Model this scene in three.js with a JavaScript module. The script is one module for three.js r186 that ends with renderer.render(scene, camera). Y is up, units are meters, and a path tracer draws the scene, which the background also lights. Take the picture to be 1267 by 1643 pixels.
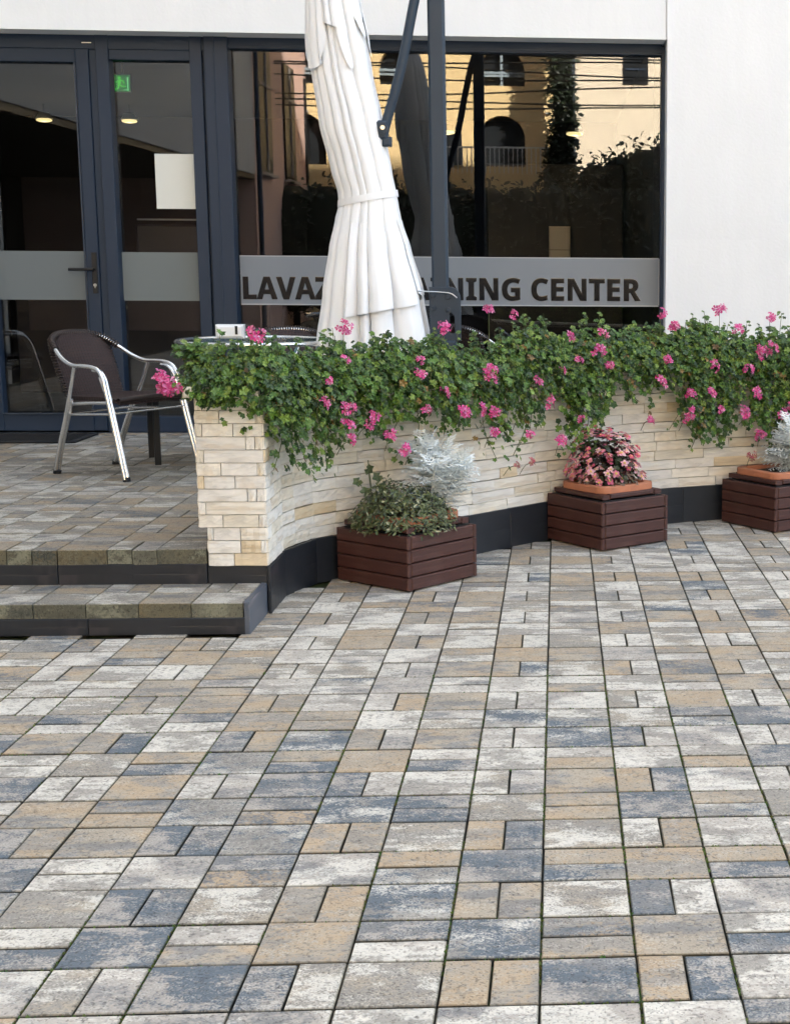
import * as THREE from 'three';
import { mergeGeometries } from 'three/addons/utils/BufferGeometryUtils.js';
import { FontLoader } from 'three/addons/loaders/FontLoader.js';
import { TextGeometry } from 'three/addons/geometries/TextGeometry.js';

/* ------------------------------------------------------------------ camera, sky, sun, exposure */
const scene = new THREE.Scene();
const camera = new THREE.PerspectiveCamera(37.48, 1267 / 1643, 0.05, 400);
camera.position.set(0.0418, 1.4414, 2.7853);
camera.rotation.order = 'YXZ';
camera.rotation.set(-0.16337, -0.06612, 0.00673);
camera.setViewOffset(1267, 1643, -420.9, 0, 1267, 1643);      // a shifted lens: the picture is the left part of a wider frame

const SUN = new THREE.Vector3(0.52, 0.54, -0.66).normalize();   // behind the building: the court lies in open shade
const SKY = 0.2;
{
  const w = 256, h = 128, d = new Float32Array(w * h * 4), v = new THREE.Vector3();
  for (let j = 0; j < h; j++) for (let i = 0; i < w; i++) {
    const el = ((j + .5) / h - .5) * Math.PI, az = ((i + .5) / w - .5) * 2 * Math.PI;
    v.set(Math.cos(az) * Math.cos(el), Math.sin(el), Math.sin(az) * Math.cos(el));
    const up = Math.max(0, v.y), g = Math.max(0, v.dot(SUN));
    const haze = Math.pow(1 - up, 3);
    const glow = 2.0 * Math.pow(g, 2) + 1.0 * Math.pow(g, 8) + 1.5 * Math.pow(g, 60);
    let r = .38 + .10 * haze + glow * .93, gg = .49 + .08 * haze + glow * .975, b = .66 + .0 * haze + glow * 1.02;
    if (v.y < 0) { r = .42; gg = .40; b = .37; }
    const k = (j * w + i) * 4;
    d[k] = r * SKY; d[k + 1] = gg * SKY; d[k + 2] = b * SKY; d[k + 3] = 1;
  }
  const t = new THREE.DataTexture(d, w, h, THREE.RGBAFormat, THREE.FloatType);
  t.mapping = THREE.EquirectangularReflectionMapping; t.magFilter = t.minFilter = THREE.LinearFilter; t.needsUpdate = true;
  scene.background = t; scene.environment = t;
}
const sun = new THREE.DirectionalLight(new THREE.Color(1, .95, .86), 5);
sun.position.copy(SUN).multiplyScalar(60); sun.target.position.set(0, 0, 4); scene.add(sun, sun.target);
sun.castShadow = true; sun.shadow.mapSize.set(4096, 4096); sun.shadow.radius = 1;
Object.assign(sun.shadow.camera, { left: -45, right: 45, top: 45, bottom: -45, near: 1, far: 150 });

const renderer = new THREE.WebGLRenderer({ antialias: true });
renderer.toneMapping = THREE.LinearToneMapping;
renderer.toneMappingExposure = 11.9;
renderer.shadowMap.enabled = true;

/* ------------------------------------------------------------------ helpers */
function rng(seed) { let a = seed >>> 0; return () => { a = a + 0x6D2B79F5 | 0; let t = Math.imul(a ^ a >>> 15, 1 | a); t = t + Math.imul(t ^ t >>> 7, 61 | t) ^ t; return ((t ^ t >>> 14) >>> 0) / 4294967296; }; }
const V = (x, y, z) => new THREE.Vector3(x, y, z);
const lerp = (a, b, t) => a + (b - a) * t, clamp = (x, a = 0, b = 1) => Math.min(b, Math.max(a, x));
const sstep = (a, b, x) => { const t = clamp((x - a) / (b - a)); return t * t * (3 - 2 * t); };
const used = {};
function numbered(n) { const k = used[n] = (used[n] || 0) + 1; return k === 1 ? n : n + '_' + String(k - 1).padStart(3, '0'); }
function tag(o, label, category, group, kind) {
  if (label) o.userData.label = label;
  if (category) o.userData.category = category;
  if (group) o.userData.group = group;
  if (kind) o.userData.kind = kind;
  return o;
}
function thing(name, label, category, p = [0, 0, 0], turn = 0, group) {
  const o = new THREE.Group(); o.name = numbered(name); o.position.set(...p); o.rotation.y = turn; scene.add(o);
  return tag(o, label, category, group);
}
function mesh(name, geo, mat, parent) {
  const m = new THREE.Mesh(geo, mat); m.castShadow = m.receiveShadow = true;
  m.name = parent ? name : numbered(name); (parent || scene).add(m); return m;
}
const struct = (name, geo, mat) => tag(mesh(name, geo, mat), null, null, null, 'structure');
function clean(g) {
  if (g.index) g = g.toNonIndexed();
  for (const k of Object.keys(g.attributes)) if (!['position', 'normal', 'uv', 'color'].includes(k)) g.deleteAttribute(k);
  if (!g.attributes.uv) g.setAttribute('uv', new THREE.BufferAttribute(new Float32Array(g.attributes.position.count * 2), 2));
  g.morphAttributes = {}; return g;
}
const merge = (list) => mergeGeometries(list.map(clean));
function box(w, h, d, x = 0, y = 0, z = 0) { return new THREE.BoxGeometry(w, h, d).translate(x, y, z); }
const span = (x0, x1, y0, y1, z0, z1) => box(x1 - x0, y1 - y0, z1 - z0, (x0 + x1) / 2, (y0 + y1) / 2, (z0 + z1) / 2);
// a box with its twelve edges bevelled
function bevelBox(w, h, d, c, x = 0, y = 0, z = 0) {
  const s = new THREE.Shape([new THREE.Vector2(-w / 2 + c, -h / 2 + c), new THREE.Vector2(w / 2 - c, -h / 2 + c), new THREE.Vector2(w / 2 - c, h / 2 - c), new THREE.Vector2(-w / 2 + c, h / 2 - c)]);
  return new THREE.ExtrudeGeometry(s, { depth: d - 2 * c, bevelEnabled: true, bevelThickness: c, bevelSize: c, bevelSegments: 1, steps: 1 }).translate(x, y, z - d / 2 + c);
}
function tube(pts, r, seg = 40, rad = 10, closed = false) {
  const c = new THREE.CatmullRomCurve3(pts.map(p => Array.isArray(p) ? V(...p) : p), closed, 'centripetal');
  return new THREE.TubeGeometry(c, seg, r, rad, closed);
}
function rod(a, b, r0, r1 = r0, rad = 10) {
  const A = V(...a), B = V(...b), d = B.clone().sub(A), g = new THREE.CylinderGeometry(r1, r0, d.length(), rad);
  g.applyQuaternion(new THREE.Quaternion().setFromUnitVectors(V(0, 1, 0), d.normalize()));
  return g.translate((A.x + B.x) / 2, (A.y + B.y) / 2, (A.z + B.z) / 2);
}
function raw(pos, uv, col) {
  const g = new THREE.BufferGeometry(); g.setAttribute('position', new THREE.Float32BufferAttribute(pos, 3));
  g.setAttribute('uv', new THREE.Float32BufferAttribute(uv || new Array(pos.length / 3 * 2).fill(0), 2));
  if (col) g.setAttribute('color', new THREE.Float32BufferAttribute(col, 3));
  g.computeVertexNormals(); return g;
}
// tileable value noise
function noise(seed, n) {
  const r = rng(seed), a = new Float32Array(n * n); for (let i = 0; i < a.length; i++) a[i] = r();
  return (x, y) => {
    const xi = Math.floor(x), yi = Math.floor(y); let fx = x - xi, fy = y - yi; fx = fx * fx * (3 - 2 * fx); fy = fy * fy * (3 - 2 * fy);
    const x0 = ((xi % n) + n) % n, x1 = (x0 + 1) % n, y0 = ((yi % n) + n) % n * n, y1 = ((yi + 1) % n + n) % n * n;
    return lerp(lerp(a[y0 + x0], a[y0 + x1], fx), lerp(a[y1 + x0], a[y1 + x1], fx), fy);
  };
}
const N1 = noise(11, 64), N2 = noise(12, 128), N3 = noise(13, 256);
const fbm = (x, y, o = 4) => { let s = 0, a = .5, t = 0; for (let i = 0; i < o; i++) { s += a * N3(x, y); t += a; x *= 2; y *= 2; a *= .5; } return s / t; };
const toS = (c) => 255 * (c <= .0031308 ? c * 12.92 : 1.055 * Math.pow(c, 1 / 2.4) - .055);
function texture(w, h, fn, srgb, repeat) {
  const d = new Uint8Array(w * h * 4), o = [0, 0, 0];
  for (let j = 0; j < h; j++) for (let i = 0; i < w; i++) {
    fn(i / w, j / h, o, i, j); const k = (j * w + i) * 4;
    for (let c = 0; c < 3; c++) d[k + c] = clamp(srgb ? toS(clamp(o[c])) : o[c] * 255, 0, 255); d[k + 3] = 255;
  }
  const t = new THREE.DataTexture(d, w, h, THREE.RGBAFormat); t.magFilter = THREE.LinearFilter; t.minFilter = THREE.LinearMipmapLinearFilter; t.generateMipmaps = true;
  t.wrapS = t.wrapT = THREE.RepeatWrapping; if (srgb) t.colorSpace = THREE.SRGBColorSpace; if (repeat) t.repeat.set(...repeat); t.needsUpdate = true; return t;
}
const C = (r, g, b) => new THREE.Color().setRGB(r, g, b);
const std = (o) => new THREE.MeshStandardMaterial(Object.assign({ roughness: .8, metalness: 0 }, o));
const phys = (o) => new THREE.MeshPhysicalMaterial(Object.assign({ roughness: .8, metalness: 0 }, o));

/* ------------------------------------------------------------------ materials */
// concrete pavers: an atlas of 8 x 8 casts, each 0.2 m square, one kind of colour mix per row
const PAL = {   // linear base colours
  blue: [.105, .128, .158], slate: [.19, .19, .195], tan: [.40, .305, .21], sand: [.36, .31, .25], cream: [.63, .60, .555], grey: [.27, .25, .228], pink: [.40, .365, .335],
};
const MIX = [['blue', 'slate', 'pink'], ['blue', 'cream', 'grey'], ['tan', 'sand', 'grey'], ['cream', 'pink', 'grey'], ['grey', 'sand', 'cream'], ['sand', 'tan', 'slate'], ['tan', 'blue', 'grey'], ['pink', 'slate', 'cream']];
const ROWS = { b: [0], B: [1], t: [2], w: [3], g: [4, 5, 7], m: [6] };
const atlasN = 2048;
const heightA = new Float32Array(atlasN * atlasN);
const paverMap = texture(atlasN, atlasN, (u, v, o, i, j) => {
  const cx = Math.floor(u * 8), cy = Math.floor(v * 8), x = u * 8 - cx, y = v * 8 - cy, m = MIX[cy], k = cx * 17.3 + cy * 5.7;
  const a = PAL[m[0]], b = PAL[m[1]];
  const third = PAL[m[2]], fine = N3(x * 70 + k * 9, y * 70 + k * 3), mid = N3(x * 33 + k * 4, y * 38 + k * 7), pit = N3(x * 52 + k * 3, y * 52 + k * 11);
  const coarse = N3(x * 19 + k * 6, y * 22 + k * 8), grain = (fine - .5) * .22 + (mid - .5) * .26 + (coarse - .5) * .16;
  const n = .6 * N1(x * 1.6 + k, y * 2.8 + k * 1.3) + .3 * N2(x * 4.5 + k * 2, y * 8 + k) + .12 * N2(x * 13 + k, y * 17 - k) + grain;
  const n2 = .6 * N1(x * 2.1 + k * 3.1 + 20, y * 2.3 + k * 2.3) + .4 * N2(x * 5 + k * 4 + 9, y * 10 + k * 2) + grain * .8;
  const t = sstep(.36, .74, n) * .92, t2 = sstep(.42, .72, n2) * .85;
  const bloom = sstep(.60, .80, .5 * N2(x * 5 + k * 3, y * 11 + k * 5) + .5 * fine) * .5;
  const dark = clamp(sstep(.72, .86, pit) * .40 + sstep(.74, .86, coarse) * .22);
  const tone = .92 + .16 * N1(x * 2.2 + k * 5, y * 2.2 + k) + (fine - .5) * .18;
  for (let c = 0; c < 3; c++) { let q = lerp(lerp(a[c], b[c], t), third[c], t2) * tone; q = lerp(q, PAL.cream[c] * .9, bloom * .6); o[c] = q * (1 - dark); }
  heightA[j * atlasN + i] = .6 * fine + .25 * mid - .5 * sstep(.7, .85, pit) + .4;
}, true);
const paverBump = texture(1024, 1024, (u, v, o, i, j) => { o[0] = o[1] = o[2] = clamp(heightA[(2 * j) * atlasN + 2 * i]); });
const M = {};
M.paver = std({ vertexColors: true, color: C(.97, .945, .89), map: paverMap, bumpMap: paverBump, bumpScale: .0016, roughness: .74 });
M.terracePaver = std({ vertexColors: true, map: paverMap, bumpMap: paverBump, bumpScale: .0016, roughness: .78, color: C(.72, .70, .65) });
M.joint = std({ map: texture(512, 512, (u, v, o) => { const n = fbm(u * 32, v * 32, 3), g = sstep(.5, .68, fbm(u * 8 + 40, v * 8, 3)); o[0] = lerp(.035, .05, g) * (.5 + n); o[1] = lerp(.032, .075, g) * (.5 + n); o[2] = lerp(.026, .02, g) * (.5 + n); }, true), roughness: 1 });
M.court = std({ map: texture(512, 512, (u, v, o) => { const n = fbm(u * 64, v * 64, 3), e = Math.min(u % .125, v % .125) < .004 ? .3 : 1; o[0] = .30 * (.6 + .8 * n) * e; o[1] = .28 * (.6 + .8 * n) * e; o[2] = .25 * (.6 + .8 * n) * e; }, true), roughness: .85 });
const stoneTex = texture(1024, 512, (u, v, o) => {
  const n = fbm(u * 16, v * 16, 4), vein = Math.pow(1 - Math.abs(2 * fbm(u * 4 + 9, v * 32 + n * 2, 3) - 1), 8), rust = sstep(.60, .74, fbm(u * 8 + 30, v * 8 + 7, 3));
  const t = .86 + .26 * n - .14 * vein;
  const q = rust * .35; o[0] = lerp(.755, .64, q) * t; o[1] = lerp(.73, .53, q) * t; o[2] = lerp(.67, .38, q) * t;
}, true);
const stoneBump = texture(512, 512, (u, v, o) => { o[0] = o[1] = o[2] = fbm(u * 16, v * 32, 5); });
M.stone = [[1, 1, 1], [.94, .93, .93], [.90, .86, .78], [1.0, .97, .92], [.88, .76, .58], [.97, .92, .84]].map(c => std({ map: stoneTex, bumpMap: stoneBump, bumpScale: .003, color: C(...c), roughness: .82 }));
M.mortar = std({ color: C(.07, .055, .042), roughness: 1 });
M.cap = std({ map: stoneTex, bumpMap: stoneBump, bumpScale: .002, color: C(.95, .93, .88), roughness: .75 });
const slateTex = texture(512, 512, (u, v, o) => { const n = fbm(u * 8, v * 8, 5), d = sstep(.55, .8, fbm(u * 16 + 5, v * 4, 3)) * .03; o[0] = .011 + .010 * n + d * .7; o[1] = .013 + .011 * n + d * .5; o[2] = .017 + .013 * n + d * .5; }, true);
M.slate = std({ map: slateTex, bumpMap: stoneBump, bumpScale: .0012, roughness: .42 });
const plasterBump = texture(1024, 1024, (u, v, o) => { o[0] = o[1] = o[2] = .7 * fbm(u * 128, v * 128, 2) + .3 * fbm(u * 32, v * 32, 2); });
const plasterTex = texture(512, 512, (u, v, o) => { const n = fbm(u * 4, v * 4, 5), s = fbm(u * 32, v * 4, 3); const t = .955 + .04 * n + .035 * s; o[0] = .84 * t; o[1] = .855 * t; o[2] = .865 * t; }, true);
M.plaster = std({ map: plasterTex, bumpMap: plasterBump, bumpScale: .0008, roughness: .92 });
M.frame = std({ color: C(.009, .024, .052), roughness: .55, bumpMap: plasterBump, bumpScale: .0002 });
M.frameEdge = std({ color: C(.035, .05, .075), roughness: .35 });
M.glass = phys({ color: C(1, 1, 1), transmission: 1, thickness: 0, ior: 1.85, roughness: 0 });
M.film = std({ color: C(.21, .235, .265), roughness: .55 });
M.filmEdge = std({ color: C(.42, .44, .46), roughness: .5 });
M.letter = std({ color: C(.008, .008, .010), roughness: .18 });
M.black = std({ color: C(.007, .007, .008), roughness: .5 });
M.rubber = std({ color: C(.012, .012, .013), roughness: .9, bumpMap: plasterBump, bumpScale: .002 });
M.anthracite = std({ color: C(.014, .030, .052), roughness: .55 });
M.steel = std({ color: C(.62, .62, .62), metalness: 1, roughness: .32 });
M.alu = std({ color: C(.80, .80, .80), metalness: 1, roughness: .24 });
M.paper = std({ color: C(.74, .75, .70), roughness: .9 });
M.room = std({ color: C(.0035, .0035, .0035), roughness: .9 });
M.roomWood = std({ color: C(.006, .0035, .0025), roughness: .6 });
const woodTex = texture(512, 512, (u, v, o) => { const n = fbm(u * 4, v * 64, 4), s = fbm(u * 16 + 3, v * 16, 3), t = .72 + .4 * n + .2 * s; const dust = sstep(.55, .8, fbm(u * 6 + 3, v * 6, 4)) * .012; o[0] = .052 * t + dust; o[1] = .0155 * t + dust * .8; o[2] = .0105 * t + dust * .7; }, true);
const woodBump = texture(512, 512, (u, v, o) => { o[0] = o[1] = o[2] = fbm(u * 4, v * 128, 4); });
M.wood = std({ map: woodTex, bumpMap: woodBump, bumpScale: .0012, roughness: .55 });
M.terracotta = std({ map: texture(256, 256, (u, v, o) => { const n = fbm(u * 16, v * 16, 4); o[0] = .40 * (.75 + .5 * n); o[1] = .15 * (.75 + .5 * n); o[2] = .075 * (.75 + .5 * n); }, true), roughness: .6 });
M.soil = std({ color: C(.025, .018, .012), roughness: 1, bumpMap: plasterBump, bumpScale: .02 });
const weave = (u, v) => { const x = u * 16, y = v * 16, a = (Math.floor(x) + Math.floor(y)) % 2, fx = x % 1 - .5, fy = y % 1 - .5; return a ? (1 - 3 * fy * fy) * .8 + .2 * (1 - 4 * fx * fx) : (1 - 3 * fx * fx) * .8 + .2 * (1 - 4 * fy * fy); };
M.wicker = std({ map: texture(512, 512, (u, v, o) => { const w = clamp(weave(u, v)), n = .7 + .6 * fbm(u * 32, v * 32, 2); const k = w * n; o[0] = .003 + .028 * k; o[1] = .002 + .0105 * k; o[2] = .002 + .0085 * k; }, true), bumpMap: texture(512, 512, (u, v, o) => { o[0] = o[1] = o[2] = clamp(weave(u, v)); }), bumpScale: .003, roughness: .6 });
M.wickerCoil = std({ color: C(.022, .012, .010), roughness: .4 });
M.canvas = std({ map: texture(512, 512, (u, v, o) => { const n = fbm(u * 4, v * 4, 5), d = sstep(.58, .8, fbm(u * 8 + 11, v * 3, 4)); const t = .97 + .05 * n - .07 * d; o[0] = .84 * t; o[1] = .85 * t; o[2] = .86 * t; }, true), bumpMap: texture(256, 256, (u, v, o) => { o[0] = o[1] = o[2] = .5 + .25 * Math.sin(u * 128 * Math.PI * 2) + .25 * Math.sin(v * 128 * Math.PI * 2); }), bumpScale: .0002, roughness: .9, side: THREE.DoubleSide });
const leafMat = (rough = .5) => phys({ vertexColors: true, roughness: rough, transmission: .3, thickness: 0, side: THREE.DoubleSide });
M.leaf = leafMat(.48);
M.silver = phys({ vertexColors: true, roughness: .95, transmission: .12, thickness: 0, side: THREE.DoubleSide });
M.petal = phys({ vertexColors: true, roughness: .7, transmission: .3, thickness: 0, side: THREE.DoubleSide });
M.stem = std({ color: C(.075, .095, .03), roughness: .7 });
M.stemRed = std({ color: C(.11, .055, .03), roughness: .7 });
M.white = std({ color: C(.78, .78, .78), roughness: .35 });

/* ------------------------------------------------------------------ ground and court paving */
const GX0 = -30, GX1 = 30;
{
  const g = new THREE.PlaneGeometry(400, 400).rotateX(-Math.PI / 2).translate(0, -.03, 60); const uv = g.attributes.uv; for (let i = 0; i < uv.count; i++) uv.setXY(i, uv.getX(i) * 250, uv.getY(i) * 250);
  struct('ground', g, M.court);
}
const paverGeo = {};
// one paver: top with a small bevel, five faces, its own window of the atlas
function paverG(w, d, cell, sub, th) {
  const key = [w, d, cell, sub, th].join(); if (paverGeo[key]) return paverGeo[key];
  const r = rng(cell * 31 + sub * 7 + 3), c = .0030, W = w / 2 - .0020, D = d / 2 - .0038;
  const cx = cell % 8, cy = Math.floor(cell / 8), e = .03;
  let u0 = e, u1 = 1 - e, v0 = e, v1 = 1 - e;
  if (w < .15) { u0 = sub ? .5 + e : e; u1 = u0 + .5 - 2 * e; } if (d < .15) { v0 = sub ? .5 + e : e; v1 = v0 + .5 - 2 * e; }
  const j = () => (r() - .5) * .0022;
  const top = [[-1, -1], [1, -1], [1, 1], [-1, 1]].map(([a, b]) => [a * (W - c) + j(), 0, b * (D - c) + j(), a, b]);
  const rim = top.map(p => [p[3] * W + j() * .7, -c, p[4] * D + j() * .7, p[3], p[4]]), bot = rim.map(p => [p[0], -th, p[2], p[3], p[4]]);
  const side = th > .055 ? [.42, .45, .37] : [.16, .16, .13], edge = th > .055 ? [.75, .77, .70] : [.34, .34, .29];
  const pos = [], uv = [], col = [], put = (p, k, q = [1, 1, 1]) => { col.push(...q); pos.push(p[0], p[1], p[2]); const s = (p[0] / W + 1) / 2, t0 = (1 - p[2] / D) / 2, t = t0 + (t0 > .5 ? -k : k); uv.push((cx + lerp(u0, u1, clamp(s))) / 8, (cy + lerp(v0, v1, clamp(t))) / 8); };
  const quad = (a, b, cc, dd, k = 0, q, q2 = q) => { put(a, 0, q); put(dd, k, q2); put(cc, k, q2); put(a, 0, q); put(cc, k, q2); put(b, 0, q); };
  quad(top[0], top[1], top[2], top[3]);
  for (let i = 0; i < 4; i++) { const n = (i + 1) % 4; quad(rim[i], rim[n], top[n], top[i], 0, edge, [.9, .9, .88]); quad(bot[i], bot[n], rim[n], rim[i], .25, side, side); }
  return paverGeo[key] = raw(pos, uv, col);
}
// colour mixes of the pavers as they lie, row 0 nearest the camera, columns -8 .. 3
const LAID = {
  '-1': '. . . . . . w g gb w bw .', 0: '. . g gg b bg g tt b tb w .', 1: '. . gb b wg t bw B mt g wb .', 2: '. b g bb g tt B gg g bw g .', 3: '. b ww g bm g tB b tB t tb .',
  4: '. bt g bb B tt g tb g gt w .', 5: '. g mt B bm B bb g tg b tB .', 6: 'b ww t wg b bw w gg g tb g wg', 7: 'ww g tb B gb t wb w wg w wt b', 8: 'g tb w bt B tg g wg B bw g ww', 9: 'bw w bw t tt w gg B wB g bB b',
};
function pickType(r, far) { const x = r(); return far ? (x < .50 ? 'g' : x < .74 ? 'w' : x < .92 ? 't' : x < .97 ? 'B' : 'm') : (x < .36 ? 'g' : x < .56 ? 't' : x < .74 ? 'w' : x < .86 ? 'B' : x < .96 ? 'b' : 'm'); }
function cellOf(t, r) { const rows = ROWS[t] || ROWS.g; return rows[Math.floor(r() * rows.length)] * 8 + Math.floor(r() * 8); }
// pavers on a 0.2 m grid: whole stones alternate with pairs of half stones, lengthwise and across in turn
function lay(parent, i0, i1, j0, j1, y, zOf, keep, near, types, th, seed, tint, mat = M.paver) {
  const r = rng(seed), single = [], rest = [];
  for (let j = j0; j < j1; j++) for (let i = i0; i < i1; i++) {
    const whole = ((i + j) & 1) === 0, lengthwise = !whole && (i & 1) === 0;     // even columns carry strips, odd columns carry halves
    const code = types ? types(i, j) : null, n = whole ? 1 : 2;
    for (let k = 0; k < n; k++) {
      const far = types ? j > 9 : false; let t = code && code[k] && code[k] !== '.' ? code[k] : pickType(r, far);
      if (tint) t = tint(t, r);
      const cell = cellOf(t, r), flip = r() < .5, dy = (r() - .5) * .003, rx = (r() - .5) * .010, rz = (r() - .5) * .010, dx = (r() - .5) * .0012;
      const w = whole || lengthwise ? .2 : .1, d = whole || !lengthwise ? .2 : .1;
      const x = (i + .5) * .2 + (whole || lengthwise ? 0 : (k - .5) * .1), z = zOf(j) - .1 + (whole || !lengthwise ? 0 : (k ? .05 : -.05));
      const q = keep(x, z, w, d); if (!q) continue;
      single.push({ g: paverG(w, d, cell, k, th), x: x + dx, y: y + dy, z, rx, rz, turn: flip ? Math.PI : 0, score: near(x, z) });
    }
  }
  single.sort((a, b) => a.score - b.score);
  single.forEach((s, n) => {
    if (n < 295 && s.score < 90) { const m = mesh('paver', s.g, mat, parent); m.position.set(s.x, s.y, s.z); m.rotation.set(s.rx, s.turn, s.rz); }
    else { const o = new THREE.Object3D(); o.position.set(s.x, s.y, s.z); o.rotation.set(s.rx, s.turn, s.rz); o.updateMatrix(); rest.push(clean(s.g.clone()).applyMatrix4(o.matrix)); }
  });
  if (rest.length) tag(mesh('distant_pavers', mergeGeometries(rest), mat, parent), null, null, null, 'stuff');
}
// the front face of the planted wall, seen from above
const WALL = new THREE.CatmullRomCurve3([[-1.155, -3.74], [-1.09, -3.97], [-.95, -4.16], [-.69, -4.40], [-.39, -4.66], [-.04, -5.06], [.30, -5.33], [.64, -5.54], [1.0, -5.69], [1.4, -5.80], [1.9, -5.89], [2.6, -5.96], [3.4, -6.0]].map(p => V(p[0], 0, p[1])), false, 'centripetal');
const WL = WALL.getLength();
function wallAt(s) { const u = clamp(s / WL), p = WALL.getPointAt(u), t = WALL.getTangentAt(u); return { p, t, n: V(-t.z, 0, t.x), a: Math.atan2(-t.z, t.x) }; }
const wallPts = []; for (let i = 0; i <= 120; i++) wallPts.push(wallAt(WL * i / 120).p);
const wallZ = (x) => { if (x <= wallPts[0].x) return wallPts[0].z; for (let i = 1; i < wallPts.length; i++) if (wallPts[i].x >= x) { const a = wallPts[i - 1], b = wallPts[i]; return lerp(a.z, b.z, (x - a.x) / (b.x - a.x)); } return -6; };
{
  const base = new THREE.PlaneGeometry(8.4, 9.6).rotateX(-Math.PI / 2).translate(.2, -.020, -2.6); const uv = base.attributes.uv; for (let i = 0; i < uv.count; i++) uv.setXY(i, uv.getX(i) * 9, uv.getY(i) * 10);
  const court = thing('pavement', 'court paved with mixed grey, blue and tan concrete blocks', 'pavement'); tag(court, null, null, null, 'structure'); delete court.userData.category;
  mesh('joint_sand', base, M.joint, court);
  const rows = {}; for (const k in LAID) rows[k] = LAID[k].split(' ');
  const inStep = (x, z) => x < -1.16 && z < -3.06, cam = V(.04, 1.44, 2.79);
  lay(court, -18, 17, -10, 30, 0, (j) => -.2 * j, (x, z) => !inStep(x, z) && z > (x < -1.09 ? -3.95 : wallZ(x) - .06),
    (x, z) => { const depth = 2.79 - z, px = 1054 + 2421 * (x - .04 - .066 * depth) / (depth * 1.0); const inside = px > -60 && px < 1330 && z < .1; return inside ? depth : 100 + depth; },
    (i, j) => (rows[j] && i >= -8 && i <= 3 ? rows[j][i + 8] : null), .05, 5);
  // moss and grit in the joints near the camera
  const r = rng(77), pos = [], col = [];
  for (let n = 0; n < 9000; n++) {
    const z = -2.6 * Math.pow(r(), 1.2) + .1, i = Math.floor(r() * 18) - 11, along = r() < .7;
    let x = i * .2 + (r() - .5) * .004, zz = z; if (!along) { x = -2.2 + r() * 3; zz = Math.round(z / .2) * .2 + (r() - .5) * .004; }
    if (inStep(x, zz) || fbm(x * 3 + 50, zz * 3 + 50, 3) < .47) continue;
    const s = .0025 + .004 * r(), c = [.05 + .06 * r(), .085 + .07 * r(), .02 + .02 * r()];
    for (let q = 0; q < 2; q++) { const a = r() * 6.28, h = -.006 + .007 * r(); pos.push(x + Math.cos(a) * s, h - .004, zz + Math.sin(a) * s, x - Math.cos(a) * s, h - .004, zz - Math.sin(a) * s, x + (r() - .5) * s, h + .002, zz + (r() - .5) * s); col.push(...c, ...c, ...c); }
  }
  const moss = mesh('moss', raw(pos, null, col), std({ vertexColors: true, roughness: 1, side: THREE.DoubleSide })); tag(moss, 'green moss growing in the joints between the paving blocks', 'moss', null, 'stuff');
}

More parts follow.
